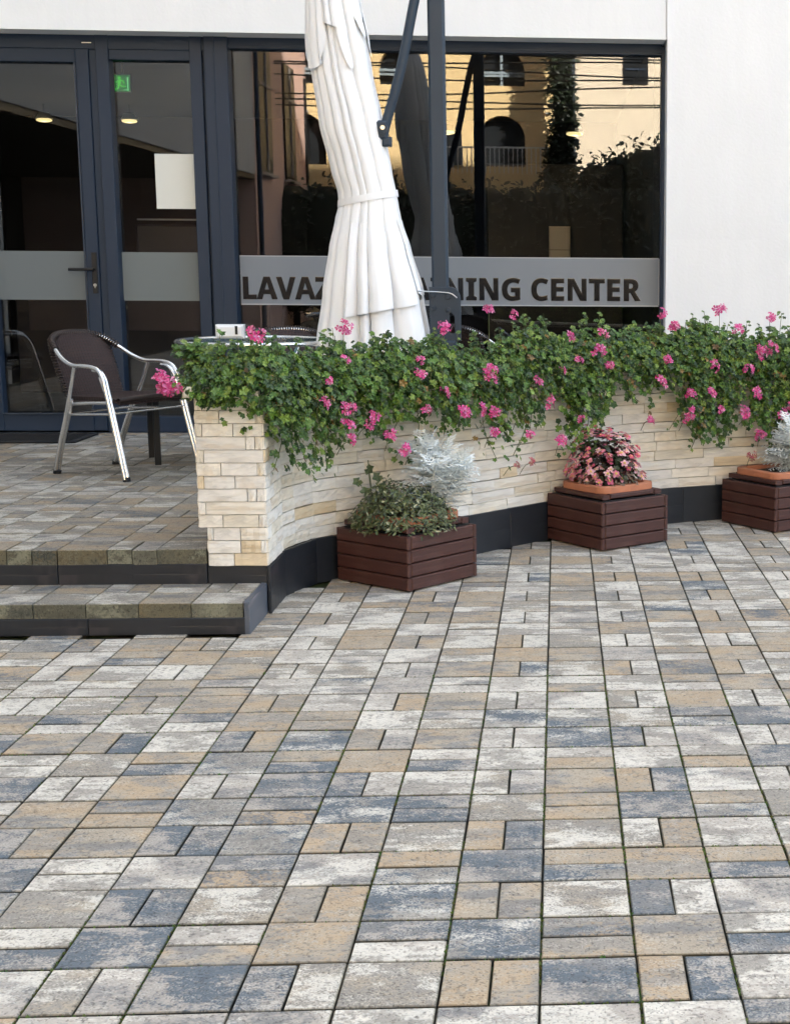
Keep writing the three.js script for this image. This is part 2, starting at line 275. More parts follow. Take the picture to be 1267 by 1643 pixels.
/* ------------------------------------------------------------------ terrace and its step */
const TY = .271, ZG = -7.74;
{
  const t = thing('terrace', 'raised terrace paved with the same blocks in front of the doors', 'terrace'); tag(t, null, null, null, 'structure'); delete t.userData.category;
  // body of the terrace, following the wall at its right
  const s = new THREE.Shape(); s.moveTo(-6, 3.42); s.lineTo(-1.405, 3.42); s.lineTo(-1.405, 3.9); s.lineTo(-1.2, 4.2);
  for (let q = .35; q <= WL; q += .15) { const w = wallAt(q); s.lineTo(w.p.x - w.n.x * .14, -(w.p.z - w.n.z * .14)); }
  s.lineTo(3.4, 7.7); s.lineTo(-6, 7.7);
  mesh('terrace_body', new THREE.ExtrudeGeometry(s, { depth: TY - .065, bevelEnabled: false }).rotateX(-Math.PI / 2).translate(0, 0, 0), M.slate, t);
  mesh('joint_sand', new THREE.ShapeGeometry(s).rotateX(-Math.PI / 2).translate(0, TY - .014, 0), M.joint, t);
  const backOfWall = (x) => wallZ(x + .1) - .28;
  lay(t, -25, 17, 0, 22, TY, (j) => -3.405 - .2 * j, (x, z) => z > ZG + .06 && (x < -1.4 || z < backOfWall(x)),
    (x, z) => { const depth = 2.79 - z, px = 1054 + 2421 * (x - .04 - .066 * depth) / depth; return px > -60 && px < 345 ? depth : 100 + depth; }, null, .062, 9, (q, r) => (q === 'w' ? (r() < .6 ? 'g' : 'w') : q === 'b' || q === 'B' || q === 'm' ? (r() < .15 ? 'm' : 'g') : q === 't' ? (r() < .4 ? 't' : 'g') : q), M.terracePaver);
  mesh('threshold', box(9, .012, .05, -2.2, TY + .004, ZG + .105), M.steel, t);
  // dark tiles on the riser
  for (let i = 0; i < 8; i++) mesh('riser_tile', bevelBox(.597, TY - .062 - .125, .012, .002, -1.70 - .6 * i, (TY - .062 + .125) / 2, -3.414), M.slate, t);
  const st = thing('step', 'low paved step below the terrace edge with a dark riser', 'step'); tag(st, null, null, null, 'structure'); delete st.userData.category;
  mesh('step_body', span(-6, -1.19, 0, .066, -3.41, -3.06), M.slate, st);
  const r = rng(4);
  for (let i = 0; i < 18; i++) {
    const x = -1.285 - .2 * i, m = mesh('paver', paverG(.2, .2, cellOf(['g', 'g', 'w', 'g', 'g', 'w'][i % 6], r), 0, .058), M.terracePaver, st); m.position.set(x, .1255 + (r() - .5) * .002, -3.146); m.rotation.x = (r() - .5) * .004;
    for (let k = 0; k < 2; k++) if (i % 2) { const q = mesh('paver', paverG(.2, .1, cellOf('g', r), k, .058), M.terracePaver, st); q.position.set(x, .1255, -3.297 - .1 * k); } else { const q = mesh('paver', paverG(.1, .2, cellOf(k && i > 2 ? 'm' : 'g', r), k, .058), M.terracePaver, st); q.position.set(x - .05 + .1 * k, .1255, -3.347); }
  }
  for (let i = 0; i < 8; i++) mesh('riser_tile', bevelBox(.597, .066, .012, .002, -1.478 - .6 * i, .033, -3.052), M.slate, st);
  mesh('edge_trim', bevelBox(.022, .128, .37, .003, -1.172, .064, -3.232), std({ map: slateTex, color: C(5, 5, 5), roughness: .4 }), st);
}

/* ------------------------------------------------------------------ stone-faced planted wall */
const WALL_TOP = .895, PL = .2;
const stoneGeo = [];
for (let k = 0; k < 10; k++) {
  const r = rng(200 + k), g = new THREE.BoxGeometry(1, 1, 1, 4, 2, 1).toNonIndexed(), p = g.attributes.position, uv = g.attributes.uv, keepP = [], keepU = [], h = {};
  const u0 = r(), v0 = r();
  for (let i = 0; i < p.count; i += 3) {
    const back = [0, 1, 2].every(q => p.getZ(i + q) < -.4); if (back) continue;
    for (let q = 0; q < 3; q++) {
      let x = p.getX(i + q), y = p.getY(i + q), z = p.getZ(i + q);
      const key = x.toFixed(2) + y.toFixed(2); if (!h[key]) h[key] = [(r() - .5) * .010, (r() - .5) * .026, (r() - .6) * .15];
      if (z > 0) { const edge = Math.abs(x) > .45 || Math.abs(y) > .45; x += h[key][0] * (Math.abs(x) > .45 ? .5 : 1); y += h[key][1] * (Math.abs(y) > .45 ? .7 : 1); z += h[key][2] - (edge ? .03 : 0); }
      keepP.push(x, y, z); keepU.push(u0 + (x + .5) * .2 + (z < 0 ? .01 : 0), v0 + (y + .5) * .11);
    }
  }
  stoneGeo.push(raw(keepP, keepU));
}
{
  const W = thing('planted_wall', 'low curved wall faced with cream split stone, topped by flowers', 'wall');
  const r = rng(31);
  // core
  const pos = [], front = [], rear = [];
  front.push([-1.165, -3.425]); rear.push([-1.395, -3.425]);
  front.push([-1.165, -3.74]); rear.push([-1.395, -3.80]);
  for (let q = .2; q <= WL; q += .1) { const w = wallAt(q); front.push([w.p.x - w.n.x * .026, w.p.z - w.n.z * .026]); rear.push([w.p.x - w.n.x * .25, w.p.z - w.n.z * .25]); }
  const quad = (a, b, c, d) => pos.push(...a, ...b, ...c, ...a, ...c, ...d);
  const P3 = (p, y) => [p[0], y, p[1]];
  for (let i = 0; i + 1 < front.length; i++) {
    const a = front[i], b = front[i + 1], c = rear[i], d = rear[i + 1];
    quad(P3(a, 0), P3(b, 0), P3(b, WALL_TOP), P3(a, WALL_TOP)); quad(P3(d, 0), P3(c, 0), P3(c, WALL_TOP), P3(d, WALL_TOP)); quad(P3(a, WALL_TOP), P3(b, WALL_TOP), P3(d, WALL_TOP), P3(c, WALL_TOP));
  }
  quad(P3(rear[0], 0), P3(front[0], 0), P3(front[0], WALL_TOP), P3(rear[0], WALL_TOP));
  mesh('core', raw(pos), M.mortar, W);
  const rest = [];
  let count = 0;
  const stone = (x, y, z, a, len, h, proud, force) => {
    const g = stoneGeo[Math.floor(r() * stoneGeo.length)], q = r(), low = y < PL + .16;
    const m = M.stone[q < .3 ? 0 : q < .5 ? 1 : q < .64 ? 2 : q < .86 ? 3 : (low || r() < .25) ? 4 : 5];
    const o = new THREE.Mesh(g, m); o.scale.set(len - .0032, h - .0030, .034 * (1 + proud)); o.position.set(x, y, z); o.rotation.y = a;
    if (!force && count < 294) { o.name = 'stone'; o.castShadow = o.receiveShadow = true; W.add(o); count++; }
    else { o.updateMatrix(); rest.push(clean(g.clone()).applyMatrix4(o.matrix)); }
  };
  const CH = (WALL_TOP - PL) / 13;
  for (let c = 0; c < 13; c++) {
    const y = PL + CH * (c + .5);
    // pillar front: long stones with a narrow one at one end
    const x0 = c < 3 ? -1.392 : -1.424, x1 = -1.156; let cuts;
    const L = x1 - x0; const k = c % 4;
    if (c < 2) cuts = c ? [0, .56, .9, 1] : [0, .44, 1]; else cuts = k === 0 ? [0, .11, 1] : k === 1 ? [0, .74, .88, 1] : k === 2 ? [0, .10, .56, 1] : [0, .36, .9, 1];
    for (let i = 0; i + 1 < cuts.length; i++) stone(x0 + L * (cuts[i] + cuts[i + 1]) / 2, y, -3.424 + .002 * r(), 0, L * (cuts[i + 1] - cuts[i]), CH, r() * .12);
    // pillar side
    const zc = c % 2 ? [-3.41, -3.58, -3.75] : [-3.41, -3.50, -3.70, -3.75];
    for (let i = 0; i + 1 < zc.length; i++) stone(-1.166, y, (zc[i] + zc[i + 1]) / 2, Math.PI / 2, zc[i] - zc[i + 1], CH, r() * .08, i === 2);
    // left side of the pillar
    stone(x0 + .012, y, -3.58, -Math.PI / 2, .33, CH, 0, true);
    // curved face
    let s = -.01 + r() * .02;
    while (s < WL - .05) {
      const len = Math.min(.12 + .22 * r() * (.6 + .8 * r()), s < .75 ? .15 : .34), A = wallAt(s), Bw = wallAt(s + len), w = { p: A.p.clone().lerp(Bw.p, .5), n: wallAt(s + len / 2).n, a: Math.atan2(-(Bw.p.z - A.p.z), Bw.p.x - A.p.x) }, d = .016 + .003 * r();
      const wob = (r() - .5) * .004;
      stone(w.p.x - w.n.x * d, y + wob, w.p.z - w.n.z * d, w.a, len + (s < .5 ? .006 : 0), CH, r() * .22, s > 3.05); s += len;
    }
  }
  tag(mesh('further_stones', mergeGeometries(rest), M.stone[3], W), null, null, null, 'stuff');
  // dark base tiles
  for (let s = 0; s < WL - .3; s += .3) { const w = wallAt(s + .15), a = wallAt(s).p, b = wallAt(s + .3).p, len = a.distanceTo(b); const m = mesh('base_tile', bevelBox(len - .0015, PL + .006, .014, .002), M.slate, W); m.position.set((a.x + b.x) / 2 + w.n.x * .004, (PL + .006) / 2 - .005, (a.z + b.z) / 2 + w.n.z * .004); m.rotation.y = Math.atan2(-(b.z - a.z), b.x - a.x); }
  mesh('base_tile', bevelBox(.014, PL + .001, .36, .002, -1.150, PL / 2 - .004, -3.585), M.slate, W);
  mesh('base_tile', bevelBox(.24, PL - .12, .014, .002, -1.278, .126 + (PL - .126) / 2 - .003, -3.420), M.slate, W);
  // coping slabs
  mesh('coping', bevelBox(.30, .042, .36, .006, -1.312, WALL_TOP + .021, -3.555), M.cap, W);
  for (let s = .12; s < WL - .4; s += .5) { const w = wallAt(s + .25); const m = mesh('coping', bevelBox(.497, .04, .12, .005), M.cap, W); m.position.set(w.p.x - w.n.x * .045, WALL_TOP + .02, w.p.z - w.n.z * .045); m.rotation.y = w.a; }
  const sp = []; for (let q = .1; q < WL - .1; q += .1) { const a = wallAt(q), b = wallAt(q + .1), f = (w, d) => [w.p.x - w.n.x * d, WALL_TOP + .02, w.p.z - w.n.z * d]; const A = f(a, .105), B = f(b, .105), Cc = f(b, .23), D = f(a, .23); sp.push(...A, ...B, ...Cc, ...A, ...Cc, ...D); }
  mesh('soil', raw(sp), M.soil, W);
}

/* ------------------------------------------------------------------ the building behind */
{
  const B = thing('white_building', 'white plastered building front with large dark framed glazing', 'building');
  const ZW = -7.47, X1 = .766;
  const uvBox = (x0, x1, y0, y1, z0, z1) => { const g = span(x0, x1, y0, y1, z0, z1), p = g.attributes.position, n = g.attributes.normal, uv = g.attributes.uv; for (let i = 0; i < p.count; i++) uv.setXY(i, (Math.abs(n.getX(i)) > .5 ? p.getZ(i) : p.getX(i)) / 1.6, (Math.abs(n.getY(i)) > .5 ? p.getZ(i) : p.getY(i)) / 1.6); return g; };
  mesh('wall', uvBox(X1, 34, 0, 24, -14.6, ZW), M.plaster, B);
  mesh('upper_wall', uvBox(-14, X1 - .012, 2.888, 24, -7.95, ZW + .016), M.plaster, B);
  mesh('edge_bead', box(.006, 7.1, .02, X1 - .006, 6.44, ZW + .012), std({ color: C(.74, .74, .74) }), B);
  mesh('roof', span(-14, X1 - .01, 23.8, 24, -14.6, -7.96), M.plaster, B);
  // frames: [x0, x1, y0, y1, depth in front of the glass]
  const F0 = TY + .01, FT = 2.888;
  const fr = (name, list, parent = B) => mesh(name, merge(list.map(([x0, x1, y0, y1, d, b = .03]) => bevelBox(x1 - x0, y1 - y0, d + b, .003, (x0 + x1) / 2, (y0 + y1) / 2, ZG + (d - b) / 2))), M.frame, parent);
  // door leaf at the left
  const D = mesh('door', merge([bevelBox(.085, 2.52, .09, .004, -3.061, F0 + 1.27, ZG + .02), bevelBox(.085, 2.52, .09, .004, -3.745, F0 + 1.27, ZG + .02), bevelBox(.598, .115, .088, .004, -3.403, F0 + .066, ZG + .02), bevelBox(.598, .095, .088, .004, -3.403, F0 + 2.482, ZG + .02)]), M.frame, B);
  mesh('pane', new THREE.PlaneGeometry(.60, 2.32).translate(-3.403, F0 + 1.28, ZG), M.glass, D);
  mesh('glazing_bead', merge([box(.008, 2.31, .012, -3.1075, F0 + 1.28, ZG + .071), box(.60, .008, .012, -3.403, F0 + .128, ZG + .071)]), M.frameEdge, D);
  mesh('frosted_band', box(.598, .324, .002, -3.403, 1.333, ZG + .004), std({ color: C(.135, .16, .172), roughness: .5 }), D);
  const h = mesh('handle', merge([bevelBox(.034, .27, .012, .003, -3.047, 1.353, ZG + .071), rod([-3.05, 1.377, ZG + .07], [-3.05, 1.377, ZG + .125], .010), tube([[-3.05, 1.377, ZG + .125], [-3.075, 1.377, ZG + .132], [-3.13, 1.376, ZG + .132], [-3.20, 1.376, ZG + .130]], .0105, 16)]), M.black, D);
  mesh('keyhole', merge([rod([-3.047, 1.272, ZG + .076], [-3.047, 1.272, ZG + .084], .011), box(.006, .02, .008, -3.047, 1.262, ZG + .081)]), M.steel, D);
  // fixed frame members
  fr('door_post', [[-3.016, -2.965, F0, FT, .055], [-2.966, -2.885, F0, FT, .085]]);
  fr('door_post', [[-2.363, -2.285, F0, FT, .085], [-2.286, -2.265, F0, FT, .055], [-2.266, -2.115, F0, FT, .10], [-2.205, -2.198, F0, FT, .104]]);
  fr('side_post', [[-3.87, -3.79, F0, FT, .085]]);
  fr('door_head', [[-3.79, -2.116, 2.80, FT, .075], [-2.885, -2.36, 2.735, 2.80, .07]]);
  fr('door_sill', [[-2.885, -2.36, F0, .385, .07]]);
  mesh('pane', new THREE.PlaneGeometry(.53, 2.36).translate(-2.624, 1.56, ZG), M.glass, B);
  mesh('frosted_band', box(.52, .324, .002, -2.6235, 1.330, ZG + .004), std({ color: C(.145, .172, .18), roughness: .5 }), B);
  mesh('door_closer_light', box(.06, .006, .01, -3.02, 2.838, ZG + .082), M.steel, B);
  // glazing further left, out of the picture
  mesh('pane', new THREE.PlaneGeometry(2.1, 2.4).translate(-4.92, 1.56, ZG), M.glass, B);
  fr('side_frame', [[-6, -3.87, 2.76, FT, .07]]); fr('side_sill', [[-6, -3.87, F0, .40, .07]]);
  // big window
  const Wn = mesh('window', merge([bevelBox(.026, 2.46, .10, .003, .755, 1.64, ZG + .02), bevelBox(2.872, .072, .10, .003, -.692, 2.853, ZG + .02), bevelBox(2.872, .012, .03, .002, -.692, 2.834, ZG + .062), bevelBox(2.872, .09, .10, .003, -.692, .56, ZG + .02)]), M.frame, B);
  mesh('pane', new THREE.PlaneGeometry(2.88, 2.26).translate(-.68, 1.70, ZG), M.glass, Wn);
  mesh('frosted_band', box(2.838, .318, .002, -.684, 1.311, ZG + .004), M.film, Wn);
  mesh('band_edge', merge([box(2.838, .006, .002, -.684, 1.472, ZG + .0045), box(2.838, .008, .002, -.684, 1.148, ZG + .0045), box(.006, .316, .002, .737, 1.311, ZG + .0045)]), M.filmEdge, Wn);
  mesh('spandrel', box(2.88, .26, .06, -.68, .385, ZG), M.frame, B);
  mesh('reveal', uvBox(.770, .7715, TY, 2.886, -7.8, ZW - .002), M.plaster, B);
  const font = await new FontLoader().loadAsync('fonts/droid/droid_sans_bold.typeface.json');
  const words = 'LAVAZZA TRAINING CENTER', tg = new TextGeometry(words, { font, size: 1, depth: .002, curveSegments: 6, bevelEnabled: true, bevelThickness: .0004, bevelSize: .022, bevelSegments: 1 });
  tg.computeBoundingBox(); const bb = tg.boundingBox, capH = .151;
  const tracking = 2.70 / (bb.max.x - bb.min.x);
  tg.translate(-bb.min.x, 0, 0).scale(tracking, capH / bb.max.y, 1).translate(-2.088, 1.185, ZG + .0062);
  mesh('lettering', tg, M.letter, Wn);
  // room behind the glass
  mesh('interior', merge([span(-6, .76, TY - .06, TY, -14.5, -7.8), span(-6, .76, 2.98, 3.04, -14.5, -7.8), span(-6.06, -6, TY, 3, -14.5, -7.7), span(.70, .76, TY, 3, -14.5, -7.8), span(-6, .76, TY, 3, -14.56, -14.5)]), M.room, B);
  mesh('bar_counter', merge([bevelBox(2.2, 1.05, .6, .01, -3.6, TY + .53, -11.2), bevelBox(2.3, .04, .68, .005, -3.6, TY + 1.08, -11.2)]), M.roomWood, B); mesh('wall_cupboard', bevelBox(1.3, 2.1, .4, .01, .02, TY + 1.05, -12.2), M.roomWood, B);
}
// things in and on the glazing
tag(mesh('poster', bevelBox(.268, .36, .002, .0005, -2.503, 1.960, ZG + .006), M.paper), 'blank white paper notice stuck on the glass beside the door', 'notice');
{
  const e = thing('exit_sign', 'green running man emergency exit sign behind the glass', 'exit sign', [-2.905, 2.625, -8.05]);
  const c = document.createElement('canvas'); c.width = 128; c.height = 144; const x = c.getContext('2d');
  x.fillStyle = '#05722f'; x.fillRect(0, 0, 128, 144); x.strokeStyle = '#8dffa0'; x.lineWidth = 10; x.strokeRect(108, 22, 1, 108); x.fillStyle = '#8dffa0'; x.fillRect(70, 124, 44, 8);
  x.fillStyle = '#5df04a'; x.strokeStyle = '#5df04a'; x.lineCap = 'round'; x.lineJoin = 'round';
  x.beginPath(); x.arc(40, 24, 13, 0, 7); x.fill(); x.lineWidth = 22; x.beginPath(); x.moveTo(44, 48); x.lineTo(36, 82); x.stroke();
  x.lineWidth = 13; x.beginPath(); x.moveTo(46, 46); x.lineTo(72, 52); x.lineTo(78, 70); x.moveTo(40, 46); x.lineTo(14, 62); x.moveTo(38, 84); x.lineTo(62, 98); x.lineTo(88, 98); x.moveTo(34, 84); x.lineTo(30, 112); x.lineTo(8, 124); x.stroke();
  const t = new THREE.CanvasTexture(c); t.colorSpace = THREE.SRGBColorSpace;
  mesh('housing', bevelBox(.112, .118, .03, .004), M.black, e);
  mesh('sign_face', new THREE.PlaneGeometry(.104, .11).translate(0, 0, .0165), std({ color: C(.02, .02, .02), map: t, emissive: C(1, 1, 1), emissiveMap: t, emissiveIntensity: .05 }), e);
  mesh('hanger', rod([0, .06, 0], [0, .355, 0], .006), M.black, e);
}
[[-5.10, 'leftmost'], [-4.26, 'second from left'], [-.96, 'third from left'], [.20, 'rightmost']].forEach(([x, w], i) => {
  const z = i < 2 ? -13.2 : -11.4, y = i < 2 ? 2.82 : 2.60, X = i < 2 ? x : x;
  const l = thing('ceiling_lamp', 'small warm lamp glowing inside the dark room, ' + w + ' of four', 'lamp', [X, y, z], 0, 'lamps inside the dark room');
  mesh('lamp_shade', new THREE.CylinderGeometry(.05, .085, .06, 20, 1, true).translate(0, .045, 0), M.steel, l);
  mesh('bulb', new THREE.SphereGeometry(.06, 16, 8).scale(1.3, .32, 1.3), std({ color: C(0, 0, 0), emissive: C(1, .80, .36), emissiveIntensity: .10 }), l);
  mesh('cord', rod([0, .07, 0], [0, 2.98 - y, 0], .004), M.black, l);
  const p = new THREE.PointLight(C(1, .8, .45), .010, 0, 2); p.position.set(0, -.05, 0); p.castShadow = true; l.add(p);
});
{
  const a = thing('coffee_machine', 'coffee machine with steel trim on the bar behind the glass', 'coffee machine', [-3.35, TY + 1.10, -11.15]);
  mesh('body', bevelBox(.6, .38, .42, .02, 0, .19, 0), M.black, a); mesh('drip_tray', bevelBox(.5, .02, .1, .004, 0, .02, .24), M.steel, a); mesh('cup_rail', rod([-.28, .42, .2], [.28, .42, .2], .008), M.steel, a);
  const b = thing('cream_appliance', 'cream box standing on a shelf behind the right window', 'appliance', [.06, 1.36, -11.9]);
  mesh('casing', bevelBox(.2, .42, .2, .015, 0, .21, .02), std({ color: C(.5, .44, .34), roughness: .5 }), b); mesh('panel_seam', box(.2, .004, .004, 0, .2, .122), M.black, b);
}
{
  const m = thing('doormat', 'black rubber doormat on the terrace in front of the door', 'doormat', [-3.62, TY, -7.35]);
  mesh('mat', bevelBox(1.12, .012, .5, .004, 0, .008, 0), M.rubber, m);
  const rib = []; for (let i = 0; i < 22; i++) rib.push(box(1.04, .003, .008, 0, .0155, -.21 + i * .02)); mesh('ribs', merge(rib), M.rubber, m);
}

/* ------------------------------------------------------------------ parasol */
{
  const PX = -.592, PZ = -5.55;
  const U = thing('parasol', 'closed white cantilever parasol tied round the middle on a dark pole', 'parasol', [PX, TY, PZ]);
  const L = (x, y, z) => [x - PX, y - TY, z - PZ];
  mesh('pole', bevelBox(.088, 2.93, .075, .012, 0, 1.465, 0), M.anthracite, U);
  mesh('pole_cap', bevelBox(.13, .09, .085, .02, -.02, 2.96, 0), M.anthracite, U);
  const arm = [[-.870, 2.13, -5.50], [-.776, 2.449, -5.51], [-.700, 2.80, -5.53], [-.640, 3.04, -5.545], [-.59, 3.17, -5.55]].map(p => L(...p));
  mesh('arm', merge([tube(arm, .026, 30, 8)]), M.anthracite, U);
  const hb = mesh('hinge', merge([bevelBox(.085, .10, .06, .012, ...L(-.890, 2.125, -5.49)), rod(L(-.872, 2.13, -5.45), L(-.872, 2.13, -5.53), .028), bevelBox(.05, .05, .05, .01, ...L(-.855, 2.065, -5.485))]), M.anthracite, U);
  mesh('bolt', rod(L(-.872, 2.135, -5.455), L(-.872, 2.135, -5.435), .012), M.steel, hb);
  const bs = new THREE.Shape(); bs.moveTo(-.055, .0); bs.lineTo(-.055, .285); bs.lineTo(.065, .285); bs.quadraticCurveTo(.105, .27, .108, .22); bs.lineTo(.108, .0);
  const hole = new THREE.Path(); hole.moveTo(.05, .04); hole.lineTo(.05, .15); hole.quadraticCurveTo(.075, .15, .078, .12); hole.lineTo(.078, .04); bs.holes.push(hole);
  const br = mesh('base_bracket', new THREE.ExtrudeGeometry(bs, { depth: .012, bevelEnabled: true, bevelSize: .003, bevelThickness: .003, bevelSegments: 1 }).translate(0, 1.02 - TY, .045), M.anthracite, U);
  for (const [x, y] of [[-.035, 1.265], [.045, 1.255], [-.035, 1.195], [.045, 1.185]]) mesh('bolt', merge([new THREE.CylinderGeometry(.012, .014, .012, 6).rotateX(Math.PI / 2).translate(x, y - TY, .066), new THREE.CylinderGeometry(.017, .017, .004, 16).rotateX(Math.PI / 2).translate(x, y - TY, .061)]), M.anthracite, br);
  mesh('base_plate', merge([bevelBox(.75, .05, .08, .01, 0, .03, 0), bevelBox(.08, .05, .75, .01, 0, .031, 0), bevelBox(.16, .7, .14, .01, 0, .40, 0)]), M.anthracite, U);
  mesh('cord', tube([L(-.70, 1.287, -5.42), L(-.66, 1.284, -5.44), L(-.6, 1.281, -5.47), L(-.53, 1.272, -5.475), L(-.50, 1.25, -5.48)], .0035, 20, 6), M.steel, U);
  // folded canopy: outline [height, left, right]
  const out = [[3.2, -1.17, -1.13], [3.12, -1.22, -1.07], [2.95, -1.252, -1.02], [2.789, -1.256, -.992], [2.6, -1.256, -.955], [2.442, -1.25, -.927], [2.155, -1.216, -.868], [1.92, -1.16, -.83], [1.80, -1.128, -.812], [1.74, -1.125, -.802], [1.66, -1.145, -.785], [1.504, -1.182, -.738], [1.271, -1.222, -.672], [.986, -1.268, -.622], [.86, -1.28, -.605]];
  const at = (h) => { let i = 0; while (i < out.length - 2 && out[i + 1][0] > h) i++; const a = out[i], b = out[i + 1], t = sstep(0, 1, clamp((a[0] - h) / (a[0] - b[0]))) * .4 + .6 * clamp((a[0] - h) / (a[0] - b[0])); return [lerp((a[1] + a[2]) / 2, (b[1] + b[2]) / 2, t), lerp((a[2] - a[1]) / 2, (b[2] - b[1]) / 2, t)]; };
  const r = rng(64), NF = 14, fold = []; let acc = 0; for (let i = 0; i < NF; i++) { const w = .35 + r() * r() * 1.5; fold.push([acc, w, .5 + r() * .5, r()]); acc += w; } for (const f of fold) { f[0] /= acc; f[1] /= acc; }
  const radius = (th, h, lift) => {
    const drift = .008 * Math.sin(h * 2.3) + .004 * Math.sin(h * 5.1 + 1) + .03 * (h - 1.75) * .3;
    let q = (th / (2 * Math.PI) + drift + 10) % 1, f = fold[0]; for (const k of fold) if (q >= k[0]) f = k;
    const x = clamp((q - f[0]) / f[1]), lean = f[3] < .5 ? Math.pow(x, .62) : Math.pow(x, 1.5);
    const arch = Math.pow(Math.sin(Math.PI * clamp(lean, 0.0001, .9999)), .30);
    const tie = 1 - .55 * Math.exp(-Math.pow((h - 1.765) / .09, 2)), open = .17 + .15 * sstep(1.7, .95, h) + .05 * sstep(2, 2.9, h);
    const wr = (fbm(th * 3 + 7, h * 5 + 3, 3) - .5) * .035 + (fbm(th * 9, h * 1.4 + f[3] * 30, 2) - .5) * .03;
    return 1 - open * tie * f[2] * (1 - arch) * 1.8 + wr + lift;
  };
  const shell = (th0, th1, hTop, hBot, lift, nu, nv) => {
    const pos = [], uv = [], idx = [];
    for (let j = 0; j <= nv; j++) for (let i = 0; i <= nu; i++) {
      const th = lerp(th0, th1, i / nu), hb = hBot(th, i / nu), h = lerp(hTop(th, i / nu), hb, j / nv), [cx, R] = at(h), k = radius(th, h, lift * (1 + .6 * j / nv)) * R;
      const p = L(cx + k * Math.sin(th), h, PZ + k * .86 * Math.cos(th)); pos.push(...p); uv.push(th * .3, h * .6);
    }
    for (let j = 0; j < nv; j++) for (let i = 0; i < nu; i++) { const a = j * (nu + 1) + i, b = a + 1, c = a + nu + 1, d = c + 1; idx.push(a, c, b, b, c, d); }
    const g = new THREE.BufferGeometry(); g.setAttribute('position', new THREE.Float32BufferAttribute(pos, 3)); g.setAttribute('uv', new THREE.Float32BufferAttribute(uv, 2)); g.setIndex(idx); g.computeVertexNormals(); return g;
  };
  const cn = mesh('canopy', shell(0, 2 * Math.PI, () => 3.2, (th) => .90 + .05 * Math.sin(th * 5 + 1) + .02 * Math.sin(th * 13), 0, 420, 150), M.canvas, U);
  // loose outer panels of the skirt, each with its own hem
  mesh('canopy_panel', shell(-.40, .46, () => 1.64, (th, u) => 1.150 + .05 * u, .07, 90, 40), M.canvas, cn);
  mesh('canopy_panel', shell(.42, .98, () => 1.60, (th, u) => 1.190 + .03 * u, .045, 60, 40), M.canvas, cn);
  mesh('canopy_panel', shell(1.02, 1.75, () => 1.66, (th, u) => 1.235 + .07 * Math.abs(u - .6), .04, 60, 40), M.canvas, cn);
  // upper tier with scalloped flaps
  mesh('vent_flap', shell(-1.5, -.30, () => 3.1, (th, u) => 2.43 + .16 * Math.pow(Math.abs(2 * u - 1), 3), .085, 80, 40), M.canvas, cn);
  mesh('vent_flap', shell(-.34, .16, () => 3.1, (th, u) => 2.66 - .03 * u, .13, 50, 40), M.canvas, cn);
  mesh('vent_flap', shell(.08, .72, () => 3.1, (th, u) => 2.43 + .18 * Math.pow(Math.abs(2 * u - 1), 2.2), .09, 60, 40), M.canvas, cn);
  mesh('vent_flap', shell(.70, 1.65, () => 3.1, (th, u) => 2.60 + .12 * Math.pow(Math.abs(2 * u - 1), 2), .07, 60, 40), M.canvas, cn);
  mesh('vent_flap', shell(1.7, 4.7, () => 3.1, (th, u) => 2.5 + .1 * Math.sin(u * 20), .07, 160, 40), M.canvas, cn);
  // tie strap
  const sp = [], su = [], si = [], n = 120;
  for (let i = 0; i <= n; i++) { const th = i / n * 2 * Math.PI; for (const k of [0, 1]) { const h = 1.755 + .035 * k + .030 * Math.sin(th), [cx, R] = at(h), q = .985 + .05 * (radius(th, h, 0) - .9); sp.push(...L(cx + R * q * 1.03 * Math.sin(th), h, PZ + R * q * .9 * Math.cos(th))); su.push(th * .3, k * .04); } }
  for (let i = 0; i < n; i++) { const a = i * 2; si.push(a, a + 2, a + 1, a + 1, a + 2, a + 3); }
  const sg = new THREE.BufferGeometry(); sg.setAttribute('position', new THREE.Float32BufferAttribute(sp, 3)); sg.setAttribute('uv', new THREE.Float32BufferAttribute(su, 2)); sg.setIndex(si); sg.computeVertexNormals();
  mesh('tie_strap', sg, M.canvas, U);
}

/* ------------------------------------------------------------------ terrace furniture */
function panel(fn, nu, nv, th) {     // a woven sheet with thickness
  const pos = [], uv = [], idx = [], n = (nu + 1) * (nv + 1);
  for (let s = 0; s < 2; s++) for (let j = 0; j <= nv; j++) for (let i = 0; i <= nu; i++) { const p = fn(i / nu, j / nv, s ? -th : 0); pos.push(...p); uv.push(i / nu * 1.3, j / nv * 1.3); }
  const q = (a, b, c, d) => idx.push(a, b, c, a, c, d);
  for (let j = 0; j < nv; j++) for (let i = 0; i < nu; i++) { const a = j * (nu + 1) + i; q(a, a + 1, a + nu + 2, a + nu + 1); q(n + a, n + a + nu + 1, n + a + nu + 2, n + a + 1); }
  for (let i = 0; i < nu; i++) { q(i + 1, i, n + i, n + i + 1); const a = nv * (nu + 1) + i; q(a, a + 1, n + a + 1, n + a); }
  for (let j = 0; j < nv; j++) { const a = j * (nu + 1); q(a, a + nu + 1, n + a + nu + 1, n + a); q(a + 2 * nu + 1, a + nu, n + a + nu, n + a + 2 * nu + 1); }
  const g = new THREE.BufferGeometry(); g.setAttribute('position', new THREE.Float32BufferAttribute(pos, 3)); g.setAttribute('uv', new THREE.Float32BufferAttribute(uv, 2)); g.setIndex(idx); const f = g.toNonIndexed(); f.computeVertexNormals(); return f;
}
